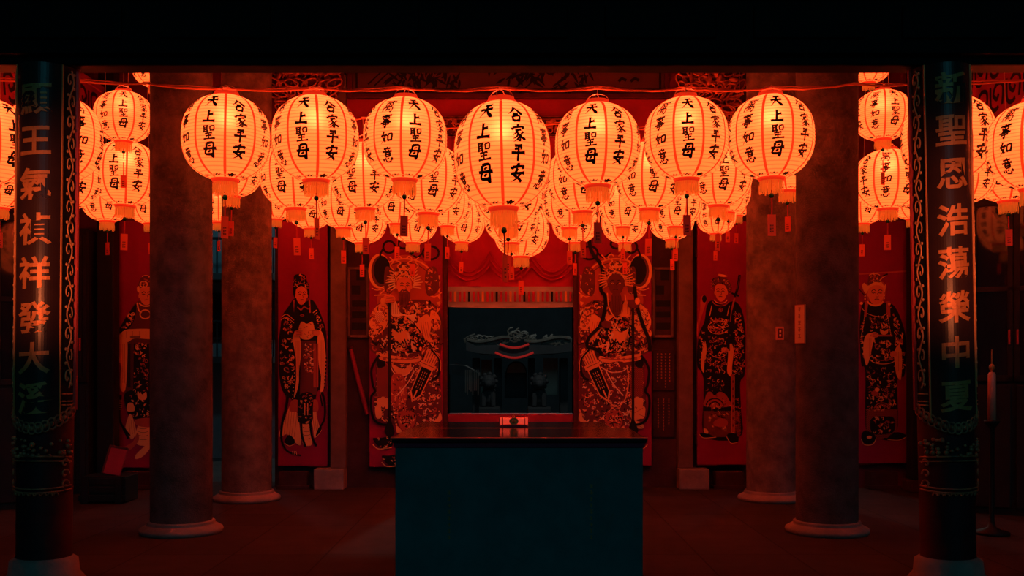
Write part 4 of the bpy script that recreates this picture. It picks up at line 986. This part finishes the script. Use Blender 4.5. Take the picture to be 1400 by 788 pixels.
bm = bmesh.new(); curls(bm, 200, -L / 2 + .04, L / 2 - .04, .03, S(24, D) - .03, .035, 8, .03); 
for zz in (0.0, S(24, D)): box(bm, -L / 2, L / 2, -.06, -.03, zz - .012, zz + .012, .004)
for v in bm.verts: v.co.y -= .03 if v.co.y > -.031 else 0
new('relief', bm, M_CARVE, t, False)

def bracket(p0, p1, pb, D, lab, seed, m):
    x0, x1 = PX(p0, D), PX(p1, D); cx = (x0 + x1) / 2; w = (x1 - x0) / 2; zb_ = PZ(pb, D)
    t = thing('carved_bracket', lab, 'carving', (cx, D, zb_), 'carved gilded brackets'); H = 4.2 - zb_
    bm = bmesh.new(); H -= .01; prism(bm, [(-w * .55, .25), (-w, .5), (-w, H), (w, H), (w, .5), (w * .55, .25), (w * .2, .05), (-w * .2, .05)], .05, .16); box(bm, -w * .3, w * .3, .1, WALL - D - .006, .3, .5); new('core', bm, M_DREDW, t)
    # tiers of cupped lotus petals with lit rims
    bm = bmesh.new(); bm2 = bmesh.new(); g = random.Random(seed)
    for j in range(8):
        z = .10 + j * .072; n = 8; ww = w * (.35 + .65 * min(1, j / 4))
        for i in range(n):
            x = -ww + 2 * ww * (i + (.5 if j % 2 else .1)) / n + g.uniform(-.01, .01); r = .058 * g.uniform(.85, 1.2); y = -.02 * (j % 3) - .012 * i % .03 + g.uniform(-.02, .02); a = g.uniform(-.5, .5) + (x / w) * .5
            pts = [(x + 1.25 * r * math.cos(q) * math.cos(a) - .62 * r * math.sin(q) * math.sin(a), y, z + 1.25 * r * math.cos(q) * math.sin(a) + .62 * r * math.sin(q) * math.cos(a)) for q in [2 * PI * k / 14 for k in range(14)]]
            tube(bm, pts, .0095, 5, True)
            c = bm2.verts.new((x, y + .035, z)); vs = [bm2.verts.new(p) for p in pts]
            for k in range(14): bm2.faces.new((c, vs[k], vs[(k + 1) % 14]))
    new('petals', bm2, M_DREDW, t, True); new('petal_rims', bm, M_CARVE, t, True)
    bm = bmesh.new(); curls(bm, 26, -w + .06, w - .06, H - .3, H - .09, .05, seed + 1, .06, .012); new('cloud_scrolls', bm, M_CARVE, t, True)
    bm = bmesh.new()
    for i in range(5): tube(bm, [(m * w * (.2 + .16 * i), -.02, .16 + .07 * i), (m * w * (.55 + .16 * i), -.04, .10 + .10 * i)], .014, 6)
    new('strut', bm, M_CARVE, t)
bracket(372, 466, 182, 9.86, 'carved gilded petal bracket behind the second front-row lantern', 31, -1)
bracket(930, 1014, 186, 9.86, 'carved gilded petal bracket behind the sixth front-row lantern', 32, 1)

# patterned side beams running back at the picture edges
def fret_beam(sgn, lab, seed):
    xx = sgn * 3.95; t = thing('fretwork_beam', lab, 'beam', (xx, 8.2, 3.2)); t['kind'] = 'thing'
    bm = bmesh.new(); box(bm, -.07, .07, -1.5, 1.5, 0, .62, .01); new('board', bm, M_REDW, t)
    bm = bmesh.new()
    for zz in (-.03, .60): box(bm, -.09, .09, -1.5, 1.5, zz, zz + .06, .01)
    new('rail', bm, M_REDW, t)
    bm = bmesh.new(); g = random.Random(seed); s = -sgn
    for i in range(11):
        for j in range(2):
            y = -1.36 + .27 * i; z = .17 + .27 * j
            fn = lambda u, v, y=y, z=z: Vector((s * .0725, y + u, z + v))
            ribbon(bm, cr([(-.09, -.08), (-.10, .07), (0, .10), (.06, .03), (.0, -.02), (-.03, .02)], 5), lambda q: .034, fn)
            ribbon(bm, cr([(.11, .10), (.10, -.06), (.03, -.10), (-.03, -.08)], 5), lambda q: .034, fn)
    new('painted_fret', bm, M_BLACK, t)
    bm = bmesh.new(); box(bm, -.05, .05, -1.45, -1.35, .6, 1.3); box(bm, -.05, .05, 1.35, 1.45, .6, 1.3); new('hanger_post', bm, M_DREDW, t)
fret_beam(1, 'red side beam with black fret pattern, sloping above the picture-edge lantern', 4)
fret_beam(-1, 'red side beam with black fret pattern, glimpsed behind the first inscribed pillar', 5)

# ------------------------------------------------------------ central doorway: valance and low rail
D = WALL + .05
t = thing('door_valance', 'red cloth valance with a pale striped hem across the central doorway', 'curtain', (PX(698, D), D, PZ(392, D)))
w = S(171, D) / 2; nx = 60
def wavy(z0, z1, y, amp, fr, nz=8, hem=0.0):
    bm = bmesh.new(); g = []
    for j in range(nz + 1):
        z = z0 + (z1 - z0) * j / nz
        g.append([bm.verts.new((-w + 2 * w * i / nx, y + amp * math.sin(fr * i / nx * PI * 2) * (1 - .7 * j / nz) + amp * .6 * math.sin(i * .35 + j * .6), z + hem * math.sin(i / nx * PI) * (1 - j / nz))) for i in range(nx + 1)])
    for j in range(nz):
        for i in range(nx): bm.faces.new((g[j][i], g[j][i + 1], g[j + 1][i + 1], g[j + 1][i]))
    return bm
top = PZ(300, D) - t.location.z
new('red_drape', wavy(0, top, 0, .018, 4), M_REDCLOTH, t, True)
bm = bmesh.new()
for k in range(3):
    cx_ = -w + 2 * w * (k + .5) / 3
    for q in range(3):
        tube(bm, [(cx_ + (i / 12 - .5) * 2 * w / 3, -.028, .34 - .07 * q - (.20 - .03 * q) * (1 - (2 * i / 12 - 1) ** 2)) for i in range(13)], .008, 6)
new('swag_fold', bm, M_REDCLOTH, t, True)
new('pale_hem', wavy(-S(28, D), 0.0, -.004, .010, 5, 4, -.012), M_WHITECLOTH, t, True)
bm = bmesh.new(); bm2 = bmesh.new(); bm3 = bmesh.new()
for i in range(27):
    x = -w + 2 * w * (i + .6) / 27.2; b_ = [bm, bm2, bm, bm3][(i * 7 + i // 3) % 4]
    box(b_, x - .011, x + .011, -.026, -.018, -S(21, D), -S(7, D), .002)
new('hem_stripe', bm, M_REDCLOTH, t); new('hem_stripe', bm2, M_BLACK, t); new('hem_stripe', bm3, M_ORANGE, t)
bm = bmesh.new(); tube(bm, [(-w, 0, top), (w, 0, top)], .015, 8); new('rod', bm, M_DREDW, t)

# ------------------------------------------------------------ wall grilles, tablets, leaning pole
def grille(p0, p1, lab, side):
    D = WALL; x = PX((p0 + p1) / 2, D); w = S(p1 - p0, D) / 2; z0, z1 = PZ(462, D), PZ(366, D)
    t = thing('wall_grille', lab, 'window', (x, D, z0), 'stone wall grilles'); h = z1 - z0
    bm = bmesh.new(); box(bm, -w, w, -.02, 0, 0, h, .006); new('surround', bm, M_STONE, t)
    bm = bmesh.new()
    for a, b, c, d in ((-w, w, 0, .025), (-w, w, h - .025, h), (-w, -w + .025, 0, h), (w - .025, w, 0, h)): box(bm, a, b, -.04, -.02, c, d, .005)
    new('frame', bm, M_PIL, t)
    bm = bmesh.new()
    for a, b in ((.08, .15), (.20, .26), (.31, .37)): box(bm, -w * .62, w * .72, -.024, -.019, h * a / .7 , h * b / .7, .002)
    for cx_, a, b in ((-.2, .43, .52), (.25, .57, .67)): box(bm, cx_ * w - w * .45, cx_ * w + w * .35, -.024, -.019, h * a / .7, h * b / .7, .002)
    new('opening', bm, M_BLACK, t)
grille(476, 505, 'stone grille with dark slots beside the bearded guardian', 1)
grille(891, 920, 'stone grille with dark slots beside the dark-faced guardian', -1)
def marks(bm, x0, x1, z0, z1, y, cols, s, seed, fill=.8):
    """columns of tiny engraved writing, too small to read"""
    g = random.Random(seed); cw = (x1 - x0) / cols
    for c in range(cols):
        z = z1; zend = z0 + (z1 - z0) * g.uniform(0, 1 - fill)
        while z > zend:
            x = x0 + cw * (c + .5)
            for k in range(3):
                box(bm, x - s * .4, x + s * g.uniform(.1, .4), y - .001, y, z - s * (.1 + .3 * k), z - s * (.02 + .3 * k))
            box(bm, x - s * .06, x + s * .06, y - .001, y, z - s * .85, z)
            z -= s * 1.35
for z_a, z_b, lab, cols, sd in ((512, 576, 'upper wall tablet with rows of tiny gold writing under the grille', 4, 1), (600, 580, '', 0, 0)):
    if not cols: continue
    for (ya, yb, lb, cc, ss) in ((478, 534, 'dark wall tablet with four columns of tiny gold writing, under the grille', 4, 5), (540, 598, 'dark wall tablet with sparse gold writing, the lower of the pair under the grille', 3, 6)):
        D = WALL; t = thing('wall_tablet', lb, 'tablet', (PX(907, D), D, PZ(yb, D)), 'engraved wall tablets'); h = S(yb - ya, D); w = S(30, D) / 2
        bm = bmesh.new(); box(bm, -w, w, -.018, 0, 0, h, .004); new('slab', bm, M_STONE, t)
        bm = bmesh.new(); marks(bm, -w + .03, w - .03, .04, h - .04, -.018, cc, .022, ss, .75); new('gold_writing', bm, M_GOLD, t)
D = WALL - .06
t = thing('door_stay', 'reddish wooden stay slanting from the wall grille to the bearded guardian leaf', 'pole', P(478, 476, WALL - .03)); o0 = t.location.copy()
bm = bmesh.new(); tube(bm, [P(479, 476, WALL - .03) - o0, P(490, 521, WALL - .045) - o0, P(502.5, 567, WALL - .05) - o0], [.020, .023, .024], 10); new('shaft', bm, M_REDW, t)
bm = bmesh.new(); ball(bm, (0.005, 0, 0), .028, 1, 1, .7); box(bm, -.02, .03, .0, .03, -.02, .02, .004); new('wall_hook', bm, M_DREDW, t)

# ------------------------------------------------------------ offering tables
def table(name, p0, p1, py, Df, Db, lab, front, m):
    x0, x1 = PX(p0, Df), PX(p1, Df); cx = (x0 + x1) / 2; w = (x1 - x0) / 2; h = PZ(py, Df); L = Db - Df
    t = thing(name, lab, 'table', (cx, Df + L / 2, 0)); L2 = L / 2
    bm = bmesh.new(); box(bm, -w, w, -L2, L2, h - .028, h, .006); new('tabletop', bm, m, t)
    bm = bmesh.new(); tube(bm, [(-w - .004, -L2 - .002, h - .004), (0, -L2 - .002, h - .004), (w + .004, -L2 - .002, h - .004)], .007, 8); new('edge_bead', bm, M_COPPER, t)  # bright red bead stands in for light caught along the top edge
    bm = bmesh.new(); box(bm, -w + .012, w - .012, -L2 + .012, L2 - .012, h - .055, h - .028, .004); new('moulding', bm, M_REDW, t)
    bm = bmesh.new(); box(bm, -w + .02, w - .02, -L2 + .02, -L2 + .045, .03, h - .055); new('front_panel', bm, front, t)
    for s in (-1, 1):
        bm = bmesh.new(); xx = s * (w - .035); box(bm, xx - .013, xx + .013, -L2 + .045, L2 - .02, .03, h - .055); new('side_panel', bm, M_DARKW, t)
        for yy in (-L2 + .06, L2 - .05):
            bm = bmesh.new(); box(bm, s * (w - .06) - .03, s * (w - .06) + .03, yy - .025, yy + .03, 0, h - .055, .004); new('leg', bm, M_DARKW, t)
    return t, w, L2, h
t, w, L2, h = table('offering_table', 535, 884.5, 599, 5.6, 6.47, 'wide dark offering table in front, its glossy top edged with red light', M_TABLEF, M_TABLE)
bm = bmesh.new()
for px, y0, y1, n in ((614, 672, 735, 5), (809, 663, 735, 6)):
    x = PX(px, 5.6) - t.location.x; marks(bm, x - .022, x + .022, PZ(y1, 5.6), PZ(y0, 5.6), -L2 + .019, 1, .026, px, 1.0)
new('gold_writing', bm, M_GOLD, t)
t2, w2, L22, h2 = table('altar_table', 563, 838, 586, 6.50, 7.25, 'narrower dark altar table just behind the wide front table', M_DARKW, M_TABLE)
D = 6.62
t = thing('scroll_stand', 'small red and gold scroll-shaped ornament standing on the altar table', 'ornament', (PX(702.5, D), D, h2))
wd = S(39, D) / 2; sc = S(1, D)
bm = bmesh.new(); box(bm, -wd, wd, -.03, .03, 0, .010, .002); box(bm, -wd * .9, wd * .9, -.025, .025, .010, .016, .002); new('base', bm, M_REDW, t)
bm = bmesh.new(); tube(bm, [(-wd, 0, .040), (-wd * .3, 0, .040), (wd * .3, 0, .040), (wd, 0, .040)], [.023, .021, .021, .023], 14); new('scroll', bm, mat('scroll_added_glow', (.8, .2, .12), .5, emit=(1, .06, .03), es=.6), t, True)  # added glow on the scroll stands in for light on its front
for s in (-1, 1):
    bm = bmesh.new(); tube(bm, [(s * wd * .98, 0, .04), (s * wd * 1.02, 0, .04)], .027, 14); tube(bm, [(s * wd * .75, 0, .04), (s * wd * .8, 0, .04)], .0245, 14); new('scroll_cap', bm, M_REDW, t, True)
bm = bmesh.new(); q = [( .03 * math.cos(a), .040 + .024 * math.sin(a)) for a in [2 * PI * i / 16 for i in range(16)]]; prism(bm, q, -.032, -.024); ball(bm, (0, -.034, .04), .012); ball(bm, (0, 0, .068), .009, 1, 1, 1.3); new('rosette', bm, M_GOLD, t)

# ------------------------------------------------------------ things fixed to the columns
D = 7.5
ang = R(-72); t = thing('notice_strip', 'narrow orange notice with faded dark red writing stuck on the column edge', 'notice', colC.location + Vector((rC * math.sin(ang), -rC * math.cos(ang), PZ(470, 7.45))))
t.rotation_euler = (0, 0, ang * .85)
h = S(53, 7.45); bm = bmesh.new(); box(bm, -.05, .05, -.012, 0, 0, h, .002); new('card', bm, M_SIGN, t)
bm = bmesh.new(); marks(bm, -.03, .03, .02, h - .02, -.012, 1, .036, 12, 1.0)
new('faded_writing', bm, M_MID, t)
bm = bmesh.new()
for a, b, c, d in ((-.05, .05, 0, .004), (-.05, .05, h - .004, h), (-.05, -.047, 0, h), (.047, .05, 0, h)): box(bm, a, b, -.0135, -.012, c, d)
new('border', bm, M_MID, t)
D = 9.3; ang = math.asin(max(-1, min(1, (PX(1065, D - .2) - colD.location.x) / rD)))
t = thing('switch_plate', 'small rectangular switch plate on the thinner column by the notice', 'switch', colD.location + Vector((rD * math.sin(ang), -rD * math.cos(ang), PZ(456, D - rD))))
t.rotation_euler = (0, 0, ang); bm = bmesh.new(); box(bm, -.036, .036, -.014, .004, -.058, .058, .004); new('plate', bm, M_SWITCH, t)
bm = bmesh.new(); box(bm, -.022, .022, -.017, -.014, -.042, .042, .002); new('recess', bm, M_DRED, t)
for z in (-.018, .018): bm = bmesh.new(); box(bm, -.008, .008, -.022, -.017, z - .01, z + .01, .002); new('button', bm, M_CREAM, t)

# ------------------------------------------------------------ side aisles
def post(px, D, wpx, lab, m=M_DARKW):
    t = thing('timber_post', lab, 'post', (PX(px, D), D, 0)); t['kind'] = 'thing'; w = S(wpx, D) / 2
    bm = bmesh.new(); box(bm, -w, w, -.08, .08, .12, 4.2, .01); new('shaft', bm, m, t)
    bm = bmesh.new(); box(bm, -w - .03, w + .03, -.11, .11, 0, .12, .02); new('footing', bm, M_STONE, t)
post(148, 9.95, 23, 'dark square post standing beside the smiling elder painting')
post(1252, 9.9, 18, 'dark square post standing beside the orange-crowned attendant painting')
def cabinet(px0, px1, D, ptop, lab, rot, label_panes, m=M_DARKW):
    x = PX((px0 + px1) / 2, D); w = S(px1 - px0, D) / 2; t = thing('glazed_cabinet', lab, 'cabinet', (x, D, 0)); t.rotation_euler = (0, 0, rot); H = PZ(ptop, D)
    bm = bmesh.new(); box(bm, -w, w, .02, .34, 0, H); new('carcass', bm, m, t)
    for s in (-1, 1):
        c = s * w / 2; bm = bmesh.new(); z0 = H * .42
        for a, b, p, q in ((c - w / 2 + .005, c + w / 2 - .005, z0, z0 + .05), (c - w / 2 + .005, c + w / 2 - .005, H - .07, H - .02), (c - w / 2 + .005, c - w / 2 + .045, z0, H - .02), (c + w / 2 - .045, c + w / 2 - .005, z0, H - .02), (c - w / 2 + .005, c + w / 2 - .005, z0 + (H - z0) * .5 - .02, z0 + (H - z0) * .5 + .02)): box(bm, a, b, -.01, .02, p, q, .003)
        d = new('door', bm, m, t)
        bm = bmesh.new(); box(bm, c - w / 2 + .045, c + w / 2 - .045, .002, .018, z0 + .05, H - .07); new('glass_pane', bm, M_GLASS, d)
        bm = bmesh.new(); box(bm, c - s * (w / 2 - .03) - .008, c - s * (w / 2 - .03) + .008, -.03, -.01, z0 + .3, z0 + .42, .003); new('handle', bm, M_COPPER, d)
        bm = bmesh.new(); box(bm, c - w / 2 + .02, c + w / 2 - .02, -.004, .02, .06, z0 - .03, .006); new('lower_panel', bm, m, t)
cabinet(1332, 1440, 8.3, 268, 'dark glazed cabinet at the picture edge beyond the tall candle, lanterns mirrored in it', R(-30), True)
cabinet(-40, 26, 8.6, 290, 'dark glazed cabinet half hidden behind the first inscribed pillar', R(24), True)
cabinet(92, 119, 9.7, 312, 'dark tall cabinet in the shadowy aisle beside the square post', R(6), True)
t = thing('tall_candle', 'tall pale red candle on a thin stand beside the second inscribed pillar', 'candle', (PX(1356, 7.4), 7.4, 0)); o0 = t.location
zc0, zc1 = PZ(575, 7.4), PZ(512, 7.4)
bm = bmesh.new(); lathe(bm, [(0, zc0), (.029, zc0), (.027, zc1), (.018, zc1 + .015), (0, zc1 + .018)], 20); new('candle_body', bm, M_SWITCH, t, True)
bm = bmesh.new(); tube(bm, [(0, 0, zc1), (0, 0, zc1 + .14), (0, 0, PZ(478, 7.4))], [.006, .005, .004], 6); ball(bm, (0, 0, zc1 + .05), .02, 1, 1, 1.3); new('wick_rod', bm, M_GOLD, t)
bm = bmesh.new(); lathe(bm, [(0, 0), (.12, 0), (.12, .02), (.03, .05), (.018, .1), (.018, zc0 - .06), (.05, zc0 - .02), (.055, zc0), (0, zc0)], 24); new('stand', bm, M_DARKW, t, True)
# clutter by the left-hand aisle
D = 9.2
t = thing('wooden_crate', 'dark crate on the floor below the smiling elder painting', 'crate', (PX(150, D), D, 0)); w = S(60, D) / 2
bm = bmesh.new(); box(bm, -w, w, -.16, .16, .012, S(36, D), .006); new('body', bm, M_DARKW, t)
for i in range(3):
    bm = bmesh.new(); box(bm, -w - .01, w + .01, -.175, -.16, .02 + .075 * i, .075 + .075 * i, .004); new('slat', bm, M_DARKW, t)
for s in (-1, 1): bm = bmesh.new(); box(bm, s * (w - .05) - .03, s * (w - .05) + .03, -.19, -.175, 0, S(37, D), .004); new('batten', bm, M_DARKW, t)
hb = S(37, D)
t = thing('leaning_board', 'tilted reddish board leaning on the crate by the smiling elder', 'board', (PX(152, D - .05), D - .05, hb)); t.rotation_euler = (R(-20), R(10), 0)
bm = bmesh.new(); w = S(24, D) / 2; box(bm, -w, w, -.012, .012, .0, S(40, D), .004); new('sheet', bm, M_REDW, t)
bm = bmesh.new(); box(bm, -w - .008, -w + .01, -.018, .018, 0, S(40, D), .003); box(bm, -w, w, -.018, .018, S(40, D) - .02, S(40, D), .003); new('edge_strip', bm, M_DREDW, t)
# stone drums under the door leaves
for px, lab in ((402, 'under the black-robed official'), (996, 'under the sword-bearing attendant'), (1206, 'under the orange-crowned attendant'), (190, 'under the smiling elder')):
    D = WALL - .1; t = thing('door_block', 'low dark stone door block ' + lab + ' painting', 'stone block', (PX(px, D), D, 0), 'door blocks')
    bm = bmesh.new(); box(bm, -.14, .14, -.06, .098, 0, .17, .012); new('block', bm, M_STONE, t); bm = bmesh.new(); box(bm, -.16, .16, -.08, .098, 0, .035, .006); new('foot', bm, M_STONE, t)

# unseen warm fill spots, added to brighten gold letters on the inscribed pillars
for sx in (-1, 1):
    L = bpy.data.lights.new('pillar_fill', 'SPOT'); o = bpy.data.objects.new('pillar_fill', L); C.objects.link(o)
    o.location = (sx * 2.45, 3.5, 1.55); L.energy = 120; L.color = (1, .20, .06); L.spot_size = R(40); L.spot_blend = 1.0; L.shadow_soft_size = .06
    o.rotation_euler = (Vector((sx * 2.50, 5.45, 1.90)) - o.location).to_track_quat('-Z', 'Y').to_euler()

# ------------------------------------------------------------ the street seen through the doorways
bm = bmesh.new(); box(bm, -16, 16, WALL + .5, 60, -.35, -.15); struct('ground_street', bm, M_OUT)
D = 22.0
t = thing('temple_gate', 'far dark temple gate with upswept roof seen through the central doorway', 'gate', (PX(714, D), D, -.15)); o0 = t.location.copy()
q = lambda px, py: (PX(px, D) - o0.x, PZ(py, D) - o0.z)
bm = bmesh.new()
for a, b in ((676, 686), (722, 731), (646, 656), (765, 776)): box(bm, q(a, 0)[0], q(b, 0)[0], -.2, .2, 0, q(0, 490)[1], .02)
new('pillar_row', bm, M_OUTD, t)
bm = bmesh.new()
for a, b, y0, y1 in ((658, 672, 492, 545), (743, 763, 490, 540)): box(bm, q(a, 0)[0], q(b, 0)[0], .05, .2, q(0, y1)[1], q(0, y0)[1])
new('lit_wall', bm, M_OUTP, t)
bm = bmesh.new(); pts = [q(690, 545), q(690, 510)] + [q(706 + 14.5 * math.cos(a), 510 - 16 * math.sin(a)) for a in [PI - PI * i / 12 for i in range(13)]] + [q(720, 545)]
prism(bm, pts, .1, .25); ga = new('arched_door', bm, M_OUTD, t)
bm = bmesh.new(); pts = [q(692, 510)] + [q(706 + 13 * math.cos(a), 510 - 14 * math.sin(a)) for a in [PI - PI * i / 12 for i in range(13)]]; prism(bm, pts, .06, .1); new('fanlight', bm, M_OUTP, ga)
bm = bmesh.new(); up = [q(640, 468), q(652, 474), q(680, 473), q(690, 476), q(703, 480), q(716, 476), q(726, 473), q(760, 474), q(785, 468), q(785, 480), q(760, 484), q(720, 486), q(703, 490), q(686, 486), q(655, 484), q(640, 480)]
prism(bm, up, -1.0, .8); new('roof', bm, M_OUTD, t)
bm = bmesh.new(); g = random.Random(6)
for k in range(60):
    px = g.uniform(642, 782); py = 464 + 6 * g.random(); 
    if abs(px - 706) < 22: py -= (22 - abs(px - 706)) * .7 * g.random()
    x, z = q(px, py); tube(bm, [(x + .12 * (1 - s) * math.cos(4.5 * s + k), -.9, z + .10 * (1 - s) * math.sin(4.5 * s + k)) for s in [i / 8 for i in range(9)]], .02, 5)
for i in range(2):
    tube(bm, [(*[q(px, 0)[0]], -.95, q(0, 466 + 6 * math.sin((px - 640) / 140 * PI * 4) * .5)[1]) for px in range(641 + 75 * i, 700 + 80 * i, 4)], .035, 6)
new('ridge_ornament', bm, mat('ridge_tile', (.13, .11, .09), .5, var=.4), t)
bm = bmesh.new()
for a, b, yy, d in ((684, 722, 472, 5), (678, 728, 483, 7)): tube(bm, [(q(a + (b - a) * i / 14, 0)[0], -1.06, q(0, yy + d * math.sin(PI * i / 14))[1]) for i in range(15)], .022, 6)
new('light_tube', bm, M_NEON, t)
for s, px in ((-1, 663), (1, 742)):
    x, z = q(px, 545); bm = bmesh.new(); x -= .1 * s; box(bm, x - .24, x + .24, -1.2, -.6, 0, .52, .03); ball(bm, (x, -.86, .72), .2, .75, .9, 1.25); ball(bm, (x, -1.0, 1.03), .15); ball(bm, (x, -1.13, .99), .08)
    for k in range(9): ball(bm, (x + .15 * math.cos(k * .7), -.95, 1.04 + .15 * math.sin(k * .7)), .05)
    for k in (-1, 1): tube(bm, [(x + k * .09, -1.0, .8), (x + k * .1, -1.05, .54)], [.06, .05], 8)
    tube(bm, [(x, -.68, .6), (x + .1, -.62, .85), (x, -.64, 1.0)], [.04, .05, .02], 7)
    new('guardian_lion', bm, M_OUTD, t)
D = 18.0
t = thing('market_awning', 'dim awning with a hanging fringe at the left of the far gate', 'awning', (PX(633, D), D, -.15)); o0 = t.location.copy(); q = lambda px, py: (PX(px, D) - o0.x, PZ(py, D) - o0.z)
bm = bmesh.new(); prism(bm, [q(608, 498), q(636, 500), q(655, 510), q(655, 514), q(608, 512)], -.3, .6); new('canopy', bm, M_OUT, t)
bm = bmesh.new()
for k in range(8): px = 637 + 2.4 * k; box(bm, q(px, 0)[0], q(px + 1.4, 0)[0], -.32, -.29, q(0, 536 + 4 * math.sin(k * 2))[1], q(0, 506)[1])
new('fringe_strip', bm, M_OUTP, t)
for px in (612, 652): bm = bmesh.new(); x = q(px, 0)[0]; box(bm, x - .04, x + .04, 0, .08, 0, q(0, 505)[1]); new('pole', bm, M_OUTD, t)
D = 30.0
bm = bmesh.new(); box(bm, -14, 14, D, D + 1, -.15, 9); o = struct('backdrop_wall_far', bm, M_OUTD)
# pale rendered houses outside the side doorways, with balcony rails
for px0, px1, lab in ((262, 380, 'pale street house with balcony rails glimpsed beside the thinner column of the black-robed official'), (1022, 1180, 'pale street house outside the doorway behind the switch-plate column')):
    D = 15.0; t = thing('street_house', lab, 'building', (PX((px0 + px1) / 2, D), D, -.15)); w = S(px1 - px0, D) / 2
    bm = bmesh.new(); box(bm, -w, w, .2, 1.2, 0, 4.6); new('wall', bm, M_TEAL, t)
    for z in (1.5, 2.7):
        bm = bmesh.new(); box(bm, -w, w, -.3, .2, z - .1, z, .01); new('balcony_slab', bm, M_OUT, t)
        bm = bmesh.new()
        tube(bm, [(-w, -.28, z + .5), (w, -.28, z + .5)], .02, 6)
        for i in range(15): x = -w + 2 * w * i / 14; tube(bm, [(x, -.28, z), (x, -.28, z + .5)], .012, 5)
        new('balcony_rail', bm, M_OUTD, t)
    for i in range(2):
        x = -w * .5 + w * i; bm = bmesh.new(); box(bm, x - .25, x + .25, .15, .2, 1.75, 2.45, .01); wn = new('window', bm, M_OUTD, t); bm = bmesh.new(); box(bm, x - .2, x + .2, .14, .15, 1.8, 2.4); new('pane', bm, M_GLASS, wn)
for loc, e in (((-3.6, 12.6, 4.6), 26), ((3.6, 12.6, 4.6), 12), ((0.6, 18.0, 5.5), 210)):
    L = bpy.data.lights.new('street_light', 'POINT'); o = bpy.data.objects.new('street_light', L); C.objects.link(o); o.location = loc; L.energy = e; L.color = (.35, .82, 1) if e < 100 else (.75, .78, .7); L.shadow_soft_size = .15
